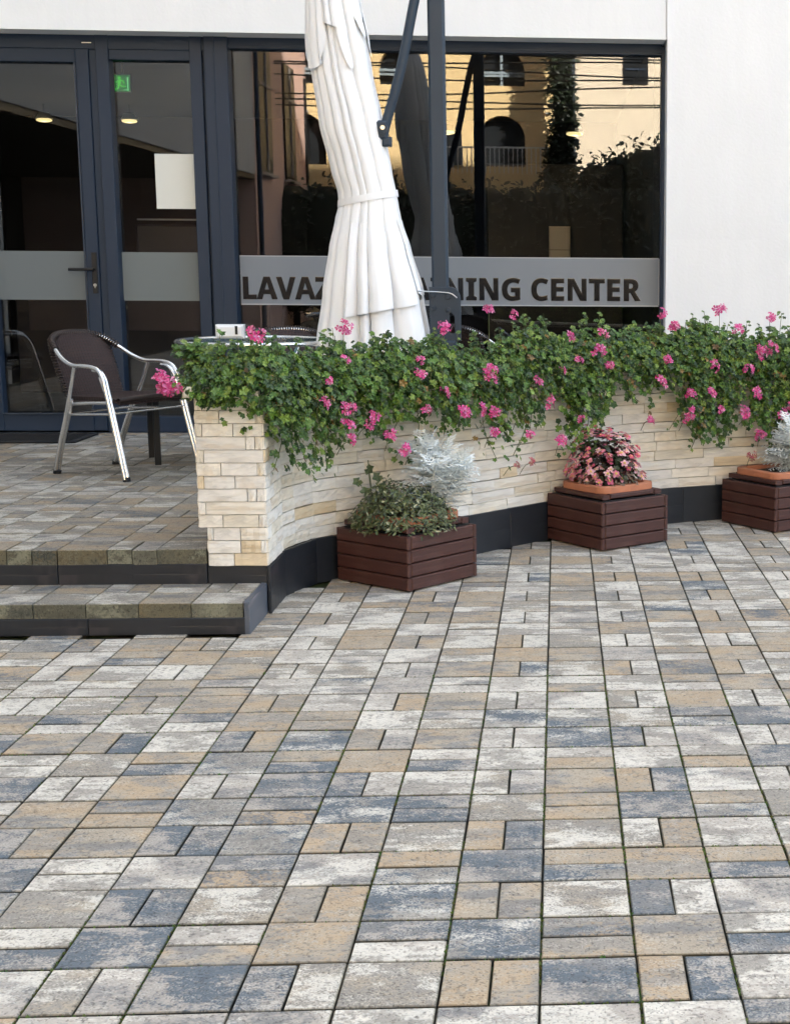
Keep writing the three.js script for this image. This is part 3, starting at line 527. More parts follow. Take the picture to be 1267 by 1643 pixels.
function makeChair(label) {
  const c = thing('wicker_armchair', label, 'armchair', [-2.37, TY, -5.74], Math.atan2(.869, .495), 'aluminium armchairs on the terrace');
  const R = .0118, half = (s) => [[.29 * s, .012, .292], [.284 * s, .25, .232], [.278 * s, .46, .178], [.275 * s, .545, .152], [.272 * s, .588, .118], [.27 * s, .602, .07], [.268 * s, .606, 0], [.262 * s, .607, -.075], [.25 * s, .632, -.15], [.225 * s, .685, -.235], [.185 * s, .732, -.30], [.11 * s, .757, -.338]];
  mesh('frame', tube([...half(1), [0, .764, -.348], ...half(-1).reverse()], R, 150, 10), M.alu, c);
  for (const s of [1, -1]) {
    mesh('front_leg', merge([tube([[.268 * s, .012, .292], [.262 * s, .25, .230], [.256 * s, .46, .175], [.253 * s, .54, .148], [.25 * s, .578, .112], [.25 * s, .585, .06]], R * .95, 40, 10), tube([[.279 * s, .02, .276], [.273 * s, .25, .216], [.267 * s, .45, .163], [.263 * s, .55, .12]], R * .7, 30, 8)]), M.alu, c);
    mesh('rear_leg', merge([tube([[.225 * s, .012, -.285], [.232 * s, .15, -.238], [.243 * s, .34, -.16], [.262 * s, .50, -.09], [.268 * s, .598, -.055]], R, 40, 10), tube([[.205 * s, .012, -.285], [.212 * s, .15, -.238], [.223 * s, .34, -.16], [.235 * s, .42, -.125]], R * .9, 30, 10)]), M.alu, c);
    mesh('stretcher', merge([rod([.255 * s, .355, .20], [.225 * s, .335, -.165], .007), tube([[.255 * s, .415, .19], [.24 * s, .405, 0], [.222 * s, .39, -.17]], .010, 20, 8)]), M.alu, c);
    mesh('foot_cap', merge([rod([.279 * s, 0, .294], [.279 * s, .022, .289], .021, .021, 12)]), M.black, c); mesh('foot_cap', rod([.215 * s, 0, -.288], [.215 * s, .02, -.282], .022, .022, 12), M.black, c);
  }
  mesh('stretcher', merge([rod([-.25, .36, .205], [.25, .36, .205], .008), rod([-.225, .34, -.16], [.225, .34, -.16], .007)]), M.alu, c);
  mesh('seat', panel((u, v, o) => { const x = lerp(-1, 1, u) * lerp(.20, .245, v), z = lerp(-.20, .235, v), e = Math.pow(v, 8); return [x, .432 - .022 * (1 - Math.pow(2 * u - 1, 2)) * Math.sin(Math.PI * v) - .02 * e + .012 * v + o, z]; }, 24, 20, .022), M.wicker, c);
  mesh('seat_edge', merge([tube([[-.25, .425, .232], [-.12, .432, .240], [.12, .432, .240], [.25, .425, .232]], .016, 24, 10)]), M.wickerCoil, c);
  mesh('backrest', panel((u, v, o) => { const a = 2 * u - 1, w = lerp(.185, .215, Math.pow(v, .7)) * (1 - .10 * Math.pow(v, 6)); const cv = -.035 * (1 - a * a); return [a * w, lerp(.415, .765, v) - .028 * a * a * v * v, lerp(-.19, -.310, v) + cv * (.3 + .7 * v) - o]; }, 24, 24, .014), M.wicker, c);
  const coil = []; const cu = new THREE.CatmullRomCurve3(half(1).slice(9).concat([[0, .764, -.348]], half(-1).slice(9).reverse()).map(p => V(...p)), false, 'centripetal');
  for (let i = 0; i < 40; i++) { const u = (i + .5) / 40, p = cu.getPointAt(u), t = cu.getTangentAt(u), g = new THREE.TorusGeometry(.0165, .0052, 6, 12); g.applyQuaternion(new THREE.Quaternion().setFromUnitVectors(V(0, 0, 1), t)); coil.push(g.translate(p.x, p.y, p.z)); }
  for (const s of [1, -1]) for (let i = 0; i < 22; i++) { const v = i / 21, w = lerp(.185, .215, Math.pow(v, .7)) * (1 - .10 * Math.pow(v, 6)), g = new THREE.TorusGeometry(.012, .005, 5, 10); coil.push(g.rotateX(Math.PI / 2).translate(s * w, lerp(.415, .735, v), lerp(-.19, -.305, v))); }
  mesh('wrapped_edge', merge(coil), M.wickerCoil, c);
  return c;
}
const chair = makeChair('aluminium armchair with brown woven seat, in full view beside the stone pillar');
const another = (label, p, turn) => { const k = chair.clone(); k.name = numbered('wicker_armchair'); k.userData = { ...chair.userData, label }; k.position.set(...p); k.rotation.y = turn; scene.add(k); return k; };
another('armchair behind the flowers right of the parasol, only its back showing', [-.44, TY, -7.2], 2.5);
another('armchair behind the round table left of the parasol, mostly hidden', [-1.50, TY, -6.15], .25);
another('armchair beyond the left edge, seen only as a reflection in the door glass', [-4.2, TY, -6.25], 1.2);
{
  const t = thing('round_table', 'round glass table with steel rim behind the flowers at the pillar', 'table', [-1.60, TY, -5.62]);
  mesh('table_top', new THREE.CylinderGeometry(.41, .41, .008, 64).translate(0, .738, 0), phys({ color: C(.5, .6, .58), transmission: .85, thickness: 0, roughness: .05, ior: 1.5 }), t);
  mesh('rim', new THREE.TorusGeometry(.415, .014, 10, 90).rotateX(Math.PI / 2).translate(0, .735, 0), M.alu, t);
  for (let i = 0; i < 4; i++) { const a = i * Math.PI / 2 + .5, x = Math.cos(a), z = Math.sin(a); mesh('leg', tube([[x * .37, .72, z * .37], [x * .2, .42, z * .2], [x * .3, .1, z * .3], [x * .36, .01, z * .36]], .013, 30, 10), M.alu, t); }
  const n = thing('napkin_holder', 'white napkin holder with a dark slot on the round table', 'napkin holder', [-1.735, TY + .745, -5.62], .08);
  mesh('body', bevelBox(.150, .075, .10, .014, 0, .044, 0), M.white, n); mesh('slot', bevelBox(.014, .046, .008, .002, .036, .052, .0505), M.black, n);
  const s = thing('low_table', 'low black side table behind the full-view armchair, only legs showing', 'table', [-2.16, TY, -6.28], .35);
  mesh('top', bevelBox(.42, .03, .42, .006, 0, .385, 0), M.black, s); for (const [x, z] of [[-1, 1], [1, 1], [-1, -1], [1, -1]]) mesh('leg', bevelBox(.034, .37, .034, .004, x * .18, .185, z * .18), M.black, s);
}

/* ------------------------------------------------------------------ plants */
class Leaves {            // collects many small faces into one geometry
  constructor() { this.p = []; this.c = []; }
  tri(a, b, c, col) { this.p.push(a.x, a.y, a.z, b.x, b.y, b.z, c.x, c.y, c.z); for (let i = 0; i < 3; i++) this.c.push(col[0], col[1], col[2]); }
  geo() { return raw(this.p, null, this.c); }
}
const frameOf = (n, spin) => { const z = n.clone().normalize(), x = Math.abs(z.y) > .95 ? V(1, 0, 0) : V(0, 1, 0).cross(z).normalize(), y = z.clone().cross(x), c = Math.cos(spin), s = Math.sin(spin); return [x.clone().multiplyScalar(c).addScaledVector(y, s), y.clone().multiplyScalar(c).addScaledVector(x, -s), z]; };
// five-lobed ivy geranium leaf facing n
const LOBE = []; for (let i = 0; i < 10; i++) { const a = -Math.PI / 2 + (i + .5) * Math.PI * 2 / 10; LOBE.push([a, i % 2 ? .70 : 1]); } LOBE.push([-Math.PI / 2, .30]);
LOBE.sort((a, b) => a[0] - b[0]);
function lobedLeaf(L, p, n, size, spin, col, cup) {
  const [x, y, z] = frameOf(n, spin), o = p.clone().addScaledVector(y, size * .15).addScaledVector(z, -cup * size * .3), pt = LOBE.map(([a, r]) => p.clone().addScaledVector(x, Math.cos(a) * r * size).addScaledVector(y, Math.sin(a) * r * size + size * .25).addScaledVector(z, cup * size * (r > .9 ? -.05 : .25)));
  const k2 = [col[0] * 1.12, col[1] * 1.1, col[2] * 1.1];
  for (let i = 0; i < pt.length; i++) L.tri(o, pt[i], pt[(i + 1) % pt.length], i % 2 ? col : k2);
}
function roundLeaf(L, p, n, len, wid, spin, col, fold = .2) {
  const [x, y, z] = frameOf(n, spin), A = p, B = p.clone().addScaledVector(y, len), m = p.clone().addScaledVector(y, len * .5);
  const l1 = p.clone().addScaledVector(y, len * .3).addScaledVector(x, -wid * .46).addScaledVector(z, wid * fold), l2 = p.clone().addScaledVector(y, len * .72).addScaledVector(x, -wid * .38).addScaledVector(z, wid * fold), r1 = p.clone().addScaledVector(y, len * .3).addScaledVector(x, wid * .46).addScaledVector(z, wid * fold), r2 = p.clone().addScaledVector(y, len * .72).addScaledVector(x, wid * .38).addScaledVector(z, wid * fold);
  L.tri(A, m, l1, col); L.tri(l1, m, l2, col); L.tri(l2, m, B, col); L.tri(A, r1, m, col); L.tri(r1, r2, m, col); L.tri(r2, B, m, col);
}
function flowerHead(L, p, n, R, r, fade) {       // a loose umbel of five-petalled florets
  const k = 7 + Math.floor(r() * 5);
  for (let i = 0; i < k; i++) {
    const d = V(r() - .5, r() - .5, r() - .5).normalize().multiplyScalar(.75).addScaledVector(n, .75).normalize(), c = p.clone().addScaledVector(d, R * (.55 + .5 * r())), [x, y, z] = frameOf(d.clone().lerp(n, .35).add(V((r() - .5) * .6, (r() - .5) * .6, (r() - .5) * .6)), r() * 6.28);
    const s = R * (.42 + .22 * r()), tone = .75 + .5 * r(), base = fade ? [.42 * tone, .07 * tone, .10 * tone] : [.60 * Math.min(1.1, tone), .034 * tone * (1 + r() * .9), .215 * tone];
    for (let q = 0; q < 5; q++) {
      const a = q * 1.2566 + (r() - .5) * .5, ca = Math.cos(a), sa = Math.sin(a), w = .34, dx = x.clone().multiplyScalar(ca).addScaledVector(y, sa), dy = x.clone().multiplyScalar(-sa).addScaledVector(y, ca), up = (q < 2 ? .35 : .1) * s, ln = s * (.8 + .35 * r());
      const tip = c.clone().addScaledVector(dx, ln).addScaledVector(z, up), l = c.clone().addScaledVector(dx, ln * .72).addScaledVector(dy, s * w).addScaledVector(z, up * .8 + s * .1), rr = c.clone().addScaledVector(dx, ln * .72).addScaledVector(dy, -s * w).addScaledVector(z, up * .8 + s * .1);
      const pale = [Math.min(.85, base[0] * 1.12), base[1] * 4.5, base[2] * 1.9];
      L.tri(c, rr, tip, q === 0 ? pale : base); L.tri(c, tip, l, q < 2 ? pale : base);
    }
  }
}
// the drape of ivy geraniums: a line over the wall, and how high and low the leaves reach along it
const DR = new THREE.CatmullRomCurve3([[-1.455, -3.50], [-1.33, -3.40], [-1.14, -3.42], [-1.03, -3.68], [-.88, -3.98], [-.66, -4.2], [-.34, -4.52], [0, -4.90], [.34, -5.15], [.68, -5.38], [1.02, -5.54], [1.42, -5.66], [1.9, -5.76]].map(p => V(p[0], 0, p[1])), false, 'catmullrom', .5);
const DL = DR.getLength();
const drape = (s) => { const u = clamp(s / DL), p = DR.getPointAt(u), t = DR.getTangentAt(u); return { p, t, n: V(-t.z, 0, t.x).normalize() }; };
const LOW = [[0, .97], [.10, .96], [.16, .86], [.22, .87], [.32, .79], [.38, .73], [.45, .63], [.55, .55], [.65, .51], [.79, .50], [.88, .56], [.93, .74], [.97, .78], [1.03, .67], [1.10, .65], [1.2, .59], [1.4, .58], [1.47, .65], [1.64, .66], [1.72, .60], [1.80, .54], [1.9, .49], [1.97, .48], [2.04, .62], [2.14, .62], [2.24, .57], [2.33, .47], [2.41, .47], [2.5, .56], [2.62, .60], [2.8, .65], [2.97, .72], [3.05, .72], [3.10, .56], [3.18, .50], [3.27, .44], [3.35, .49], [3.42, .45], [3.5, .62], [3.56, .56], [3.62, .43], [3.73, .47], [3.83, .48], [4, .46], [4.3, .5]];
const HIGH = [[0, 1.0], [.12, 1.08], [.3, 1.10], [.6, 1.08], [1.0, 1.075], [1.3, 1.085], [1.55, 1.075], [1.66, 1.035], [1.88, 1.03], [2.02, 1.09], [2.14, 1.12], [2.35, 1.09], [2.6, 1.11], [2.9, 1.09], [3.08, 1.085], [3.25, 1.13], [3.4, 1.09], [3.52, 1.03], [3.65, 1.06], [3.85, 1.10], [4.3, 1.1]];
const along = (T, s) => { if (s <= T[0][0]) return T[0][1]; for (let i = 1; i < T.length; i++) if (T[i][0] >= s) return lerp(T[i - 1][1], T[i][1], (s - T[i - 1][0]) / (T[i][0] - T[i - 1][0])); return T[T.length - 1][1]; };
const HEADS = [
  [.33, 1.15, .65, .85, .67, .94, .79, .74, .79, .81, .79, 1.02, .84, .67, .87, .81],
  [.95, 1.15, .99, .72, 1.02, .76, 1.14, .67, 1.2, .6, 1.3, .93, 1.3, 1.0, 1.32, .77, 1.44, .85, 1.53, 1.14, 1.54, .74],
  [1.66, .75, 1.73, .89, 1.74, .93, 1.75, .63, 1.75, .73, 1.82, 1.21, 1.89, .46, 1.99, .6, 1.99, 1.18, 2.01, .46, 2.07, .86, 2.14, .76],
  [2.22, .55, 2.24, .9, 2.31, 1.07, 2.33, .42, 2.35, .95, 2.39, .65, 2.49, .99, 2.52, 1.08, 2.56, .92, 2.83, .62, 2.9, .82, 2.96, .93, 2.98, 1.17],
  [3.06, 1.1, 3.09, .61, 3.10, .65, 3.12, .75, 3.24, .75, 3.27, .9, 3.31, .65, 3.36, 1.19, 3.42, 1.08, 3.46, .63, 3.5, .87],
  [3.53, .39, 3.54, .73, 3.56, .94, 3.57, .97, 3.58, .5, 3.64, .98, 3.67, 1.14, 3.71, .62, 3.77, .66, 3.79, .97, 3.81, 1.03, 3.82, .61, 3.95, .9]];
const PLANTS = [[0, .955, 'trailing pink geranium over the stone pillar, beside the metal armchair'], [.95, 1.69, 'trailing pink geranium below the parasol, above the silver-leaved planter'], [1.68, 2.20, 'narrow trailing pink geranium right below the parasol pole'], [2.18, 3.06, 'wide trailing pink geranium above the pink begonia planter'], [3.03, 3.55, 'long trailing pink geranium in front of the plain white wall'], [3.52, 4.35, 'trailing pink geranium at the right edge, above the last planter']];
PLANTS.forEach(([s0, s1, label], pi) => {
  const r = rng(900 + pi), P = thing('trailing_geranium', label, 'flowering plant', [0, 0, 0]), mid = drape((s0 + s1) / 2), org = V(mid.p.x, WALL_TOP + .03, mid.p.z); P.position.copy(org);
  const L = new Leaves(), stems = [], greens = [[.065, .145, .018], [.095, .19, .024], [.042, .10, .016], [.16, .245, .035], [.026, .065, .013]];
  const put = (p, n, size) => { const g = greens[Math.floor(Math.pow(r(), 1.2) * 5)], t = .75 + .5 * r(), w = r() < .018; lobedLeaf(L, p.clone().sub(org), n, size, r() * 6.28, w ? [.22 * t, .14 * t, .04] : [g[0] * t, g[1] * t, g[2] * t], .4 + .5 * r()); };
  const nS = Math.round((s1 - s0) * 140);
  for (let i = 0; i < nS; i++) {
    const s = lerp(s0, s1, (i + r()) / nS), d = drape(s), lo = along(LOW, s + (r() - .5) * .03), hi = along(HIGH, s), reach = Math.pow(r(), .55), thin = fbm(s * 6 + pi * 9, 3.3, 2), tuft = clamp(.18 + 1.4 * N3(s * 12 + 5, pi * 3.7), 0, 1.08), stray = r() < .07, nearGap = Math.min(...[.955, 1.685, 2.15, 3.04, 3.53].map(g => Math.abs(s - g)));
    let end = lerp(hi - .12, lo - .02 - (stray ? .07 : 0), stray ? .85 + .15 * r() : Math.min(1, reach * (hi - lo < .3 ? .8 : tuft))); const back = r();
    if (nearGap < .075 && r() < .8 - nearGap * 6) end = Math.max(end, hi - .13 - .06 * r());
    const root = d.p.clone().addScaledVector(d.n, -.16 + .05 * r()).setY(WALL_TOP + .02), outw = -.015 + .13 * r() * r();
    const pts = [root, d.p.clone().addScaledVector(d.n, -.10 + .06 * r()).addScaledVector(d.t, (r() - .5) * .08).setY(lerp(hi - .10, hi - .015, r())), d.p.clone().addScaledVector(d.n, outw * .8).addScaledVector(d.t, (r() - .5) * .12).setY(lerp(Math.max(end, WALL_TOP - .05), hi - .04, .45)), d.p.clone().addScaledVector(d.n, outw).addScaledVector(d.t, (r() - .5) * .14).setY(lerp(end, WALL_TOP, .4)), d.p.clone().addScaledVector(d.n, outw * .8 + .01).addScaledVector(d.t, (r() - .5) * .16).setY(end)];
    const c = new THREE.CatmullRomCurve3(pts), len = c.getLength();
    if (i % 3 === 0) stems.push(new THREE.TubeGeometry(c, 14, .0021, 4).translate(-org.x, -org.y, -org.z));
    const nl = Math.round(len / (stray ? .032 : .0185) * (.55 + .9 * thin));
    for (let k = 0; k < nl; k++) {
      const u = Math.pow((k + r()) / nl, .9) * .98 + .02, p = c.getPointAt(u), off = .05 * (1 - .45 * u) * (stray ? .6 : 1);
      p.add(V((r() - .5) * off * 1.6, (r() - .5) * off * 1.4, (r() - .5) * off * 1.6)).addScaledVector(d.n, r() * .02);
      const n = d.n.clone().multiplyScalar(.55 + .5 * r()).add(V(0, .75 * (1 - u) + .25 + (r() - .4) * .5, 0)).addScaledVector(d.t, (r() - .5) * 1.3);
      put(p, n, (.0105 + .0145 * r()) * (u > .9 ? .75 : 1));
    }
  }
  // shoots that stand up above the mass
  for (let i = 0; i < (s1 - s0) * 30; i++) {
    const s = lerp(s0, s1, r()), d = drape(s), hi = along(HIGH, s), top = hi + .01 + .085 * r() * r(), a = d.p.clone().addScaledVector(d.n, -.08 + .05 * r()).setY(hi - .06), b = a.clone().addScaledVector(d.t, (r() - .5) * .06).setY(top);
    stems.push(rod([a.x - org.x, a.y - org.y, a.z - org.z], [b.x - org.x, b.y - org.y, b.z - org.z], .002, .0014, 5));
    for (let k = 0; k < 7; k++) put(a.clone().lerp(b, .3 + .7 * r()).add(V((r() - .5) * .035, (r() - .5) * .02, (r() - .5) * .035)), V(r() - .5, .7, .6 * r() + .2), .009 + .008 * r());
  }
  if (pi === 0) for (let i = 0; i < 26; i++) {   // side shoots at the free end of the first box
    const a = V(-1.36 - .06 * r(), .98 + .1 * r(), -3.5 - .12 * r()), b = a.clone().add(V(-.04 - .08 * r(), -.03 + .09 * r(), (r() - .5) * .1)); stems.push(rod([a.x - org.x, a.y - org.y, a.z - org.z], [b.x - org.x, b.y - org.y, b.z - org.z], .002, .0014, 5));
    for (let k = 0; k < 11; k++) put(a.clone().lerp(b, r()).add(V((r() - .5) * .04, (r() - .5) * .035, (r() - .5) * .05)), V(r() - .5, .8, .5), .011 + .009 * r());
  }
  tag(mesh('foliage', L.geo(), M.leaf, P), null, null, null, 'stuff');
  const hd = HEADS[pi];
  const addHead = (p, n, R, fade, from) => { const F = new Leaves(); flowerHead(F, V(0, 0, 0), n, R, r, fade); const m = mesh('flower_head', F.geo(), M.petal, P); m.position.copy(p).sub(org); const q = from || p.clone().addScaledVector(n, -.09).add(V((r() - .5) * .03, -.03, 0)); stems.push(tube([q.clone().sub(org), q.clone().lerp(p, .5).add(V(0, .015, 0)).sub(org), p.clone().sub(org)], .0017, 8, 5)); };
  for (let i = 0; i < hd.length; i += 2) { const d = drape(hd[i]), y = hd[i + 1], hi = along(HIGH, hd[i]); const n = d.n.clone().add(V((r() - .5) * .5, .35 + .3 * r(), (r() - .5) * .3)).normalize(), p = d.p.clone().addScaledVector(d.n, y > hi ? 0 : .085 + .03 * r()).setY(y); addHead(p, n, (.023 + .017 * r()) * (y < .5 ? .9 : 1), y < .47 && r() < .7, y > hi ? p.clone().setY(hi - .03) : null); }
  if (pi === 0) { addHead(V(-1.553, .97, -3.42), V(0, .3, .9).normalize(), .034, false, V(-1.42, .95, -3.5)); addHead(V(-1.500, .922, -3.40), V(.1, .5, .8).normalize(), .042, false, V(-1.40, .94, -3.5)); addHead(V(-1.540, .922, -3.42), V(-.2, .5, .8).normalize(), .036, false, V(-1.42, .94, -3.5)); }
  mesh('stem', merge(stems), M.stem, P);
});

/* ------------------------------------------------------------------ wooden planters and what grows in them */
const SIDE = .45;
function makePlanter(label) {
  const p = thing('planter_box', label, 'planter', [0, 0, 0], 0, 'brown wooden planters along the wall'), h = SIDE / 2;
  const plank = bevelBox(SIDE - .001, .0565, .024, .005);
  for (let row = 0; row < 4; row++) for (let s = 0; s < 4; s++) { const m = mesh('plank', plank, M.wood, p), a = s * Math.PI / 2, d = h - .012; m.scale.x = s % 2 ? 1 : (SIDE - .049) / SIDE; m.position.set(Math.sin(a) * d, (.036 + row * .0615), Math.cos(a) * d); m.rotation.y = a; }
  for (const [x, z] of [[1, 1], [1, -1], [-1, 1], [-1, -1]]) mesh('foot', bevelBox(.06, .05, .06, .004, x * (h - .07), .024, z * (h - .07)), M.black, p);
  mesh('lining', box(SIDE - .052, .225, SIDE - .052, 0, .14, 0), M.black, p);
  for (let s = 0; s < 4; s++) { const m = mesh('top_rail', bevelBox(SIDE - .05, .024, .05, .005), M.wood, p), a = s * Math.PI / 2, d = h - .05; m.scale.x = s % 2 ? 1 : .73; m.position.set(Math.sin(a) * d, .272 - (s % 2) * .0015, Math.cos(a) * d); m.rotation.y = a; }
  const rr = (w, rad) => { const q = new THREE.Shape(), a = w / 2; q.moveTo(-a + rad, -a); q.lineTo(a - rad, -a); q.quadraticCurveTo(a, -a, a, -a + rad); q.lineTo(a, a - rad); q.quadraticCurveTo(a, a, a - rad, a); q.lineTo(-a + rad, a); q.quadraticCurveTo(-a, a, -a, a - rad); q.lineTo(-a, -a + rad); q.quadraticCurveTo(-a, -a, -a + rad, -a); return q; };
  const rim = rr(.355, .07); rim.holes.push(rr(.30, .05));
  mesh('liner_pot', new THREE.ExtrudeGeometry(rim, { depth: .026, bevelEnabled: true, bevelSize: .006, bevelThickness: .006, bevelSegments: 3, curveSegments: 8 }).rotateX(-Math.PI / 2).translate(0, .287, 0), M.terracotta, p);
  mesh('soil', new THREE.ShapeGeometry(rr(.30, .05)).rotateX(-Math.PI / 2).translate(0, .297, 0), M.soil, p);
  return p;
}
const spots = [[-.618, -3.765, .63, -.776], [.258, -4.70, .787, -.617], [1.206, -5.20, .83, -.556]];   // nearest corner and the direction of the right-hand side
const labels = ['brown wooden planter nearest the step, holding silver and olive foliage', 'brown wooden planter in the middle, holding a pink begonia', 'brown wooden planter cut by the right edge, holding only silver foliage'];
const centre = spots.map(([x, z, a, b]) => V(x + (a + b) * SIDE / 2, 0, z + (b - a) * SIDE / 2));
let proto;
spots.forEach(([x, z, a, b], i) => { const p = i ? proto.clone() : (proto = makePlanter(labels[0])); if (i) { p.name = numbered('planter_box'); p.userData = { ...proto.userData, label: labels[i] }; scene.add(p); } p.position.copy(centre[i]); p.rotation.y = Math.atan2(-b, a); });

function silverLeaf(L, p, dir, side, len, r, col) {       // a pinnate, deeply cut leaf that arches over
  const up = dir.clone().cross(side).normalize(), at = (t) => p.clone().addScaledVector(dir, len * t).add(V(0, -len * .25 * t * t, 0)), q = 5;
  const strip = (a, b, w0, w1, sd) => { const a1 = a.clone().addScaledVector(sd, w0), a2 = a.clone().addScaledVector(sd, -w0), b1 = b.clone().addScaledVector(sd, w1), b2 = b.clone().addScaledVector(sd, -w1); L.tri(a1, a2, b1, col); L.tri(a2, b2, b1, col); };
  for (let i = 0; i < q; i++) strip(at(i / q), at((i + 1) / q), .0022, .0020, side);
  for (let i = 1; i <= q; i++) for (const s of [1, -1]) {
    const t = i / q, b = at(t), l = len * (.40 - .30 * Math.abs(t - .5)) * (.8 + .4 * r()), d = side.clone().multiplyScalar(s).addScaledVector(dir, .55).addScaledVector(up, .15 + .3 * r()).normalize(), e = b.clone().addScaledVector(d, l), w = d.clone().cross(up).normalize();
    strip(b, b.clone().lerp(e, .6), .0014, .0034, w); strip(b.clone().lerp(e, .6), e, .0034, .0018, w);
    const m = b.clone().lerp(e, .55), d2 = d.clone().addScaledVector(dir, .8).normalize(); strip(m, m.clone().addScaledVector(d2, l * .45), .0022, .0014, d2.clone().cross(up).normalize());
  }
  strip(at(1), at(1.14), .0034, .002, side);
}
function silverPlant(label, c, h, spread, n, seed, leanX, leanZ, big = 1) {
  const P = thing('silver_ragwort', label, 'foliage plant', [c.x, c.y, c.z]), L = new Leaves(), r = rng(seed), stems = [];
  for (let k = 0; k < 9; k++) {
    const a = r() * 6.28, rad = spread * Math.sqrt(r()) * .75, top = V(Math.cos(a) * rad + leanX, h * (.5 + .42 * r()), Math.sin(a) * rad + leanZ), b = V(Math.cos(a) * rad * .3 + leanX * .3, 0, Math.sin(a) * rad * .3 + leanZ * .3);
    stems.push(rod([b.x, b.y, b.z], [top.x, top.y, top.z], .004, .003, 6));
    for (let i = 0; i < n / 9; i++) {
      const t = .06 + .94 * Math.pow(r(), .7), p = b.clone().lerp(top, t), q = r() * 6.28, el = lerp(.1, 1.15, t * r() + .12), d = V(Math.cos(q) * Math.cos(el), Math.sin(el), Math.sin(q) * Math.cos(el)), side = V(-Math.sin(q), (r() - .5) * .5, Math.cos(q)).normalize(), g = .86 + .22 * r();
      silverLeaf(L, p, d, side, (.065 + .045 * r()) * big, r, [.78 * g, .81 * g, .79 * g]);
    }
  }
  const st = mesh('stem', merge(stems), std({ color: C(.42, .44, .41), roughness: .9 }), P);
  tag(mesh('foliage', L.geo(), M.silver, P), null, null, null, 'stuff');
}
const up = (c, dx, dz) => V(c.x + dx, .29, c.z + dz);
silverPlant('silver ragwort with feathery white leaves in the planter nearest the step', up(centre[0], .08, -.06), .38, .22, 430, 71, .075, -.03, 1.1);
silverPlant('silver ragwort with broad pale leaves in the planter at the right edge', up(centre[2], .03, .0), .28, .17, 330, 72, .02, 0, 1.25);
{   // low olive-leaved plant and a geranium sprig in the first planter
  const c = up(centre[0], -.01, .06), P = thing('low_green_plant', 'low bushy plant with small olive leaves spilling over the first planter', 'foliage plant', [c.x, c.y, c.z]), L = new Leaves(), r = rng(81), stems = [];
  for (let i = 0; i < 3200; i++) {
    const a = r() * 6.28, q = Math.sqrt(r()), x = Math.cos(a) * q * .235 , z = Math.sin(a) * q * .215, lump = .55 + .75 * N2(Math.cos(a) * q * 3 + 20, Math.sin(a) * q * 3 + 20), y = .012 + .15 * lump * (1 - q * q) * (.1 + .9 * r()) - (q > .78 ? .07 * r() : 0) + .03 * r(), k = r(), t = .6 + .8 * r(), col = k < .5 ? [.075 * t, .098 * t, .026 * t] : k < .72 ? [.13 * t, .15 * t, .05 * t] : k < .9 ? [.042 * t, .058 * t, .018 * t] : [.32 * t, .32 * t, .20 * t];
    roundLeaf(L, V(x, y, z), V(Math.cos(a) * q * .8 + r() - .5, .8, Math.sin(a) * q * .8 + r() - .3), .016 + .016 * r(), .007 + .007 * r(), r() * 6.28, col);
    if (i % 14 === 0) stems.push(rod([x * .3, 0, z * .3], [x, y, z], .0014, .001, 4));
  }
  tag(mesh('foliage', L.geo(), M.leaf, P), null, null, null, 'stuff'); mesh('stem', merge(stems), M.stemRed, P);
  const d = up(centre[0], -.15, .0), G = thing('geranium_sprig', 'upright geranium sprig with round leaves at the left of the first planter', 'foliage plant', [d.x, d.y, d.z]), st = [];
  [[-.02, .22, .0], [.03, .19, .02], [-.06, .17, .03], [.06, .14, .05], [-.03, .12, .06], [-.02, .26, -.01]].forEach(([x, y, z], i) => { st.push(tube([[x * .2, 0, z * .2], [x * .5, y * .6, z * .6], [x, y, z]], .0022, 8, 5)); if (i < 5) { const F = new Leaves(), t = .8 + .4 * r(); lobedLeaf(F, V(0, 0, 0), V(r() - .5, .5, .8), .026 + .008 * r(), r() * 6, [.055 * t, .085 * t, .025 * t], .5); mesh('leaf', F.geo(), M.leaf, G).position.set(x, y, z); } });
  mesh('stem', merge(st), M.stem, G);
}
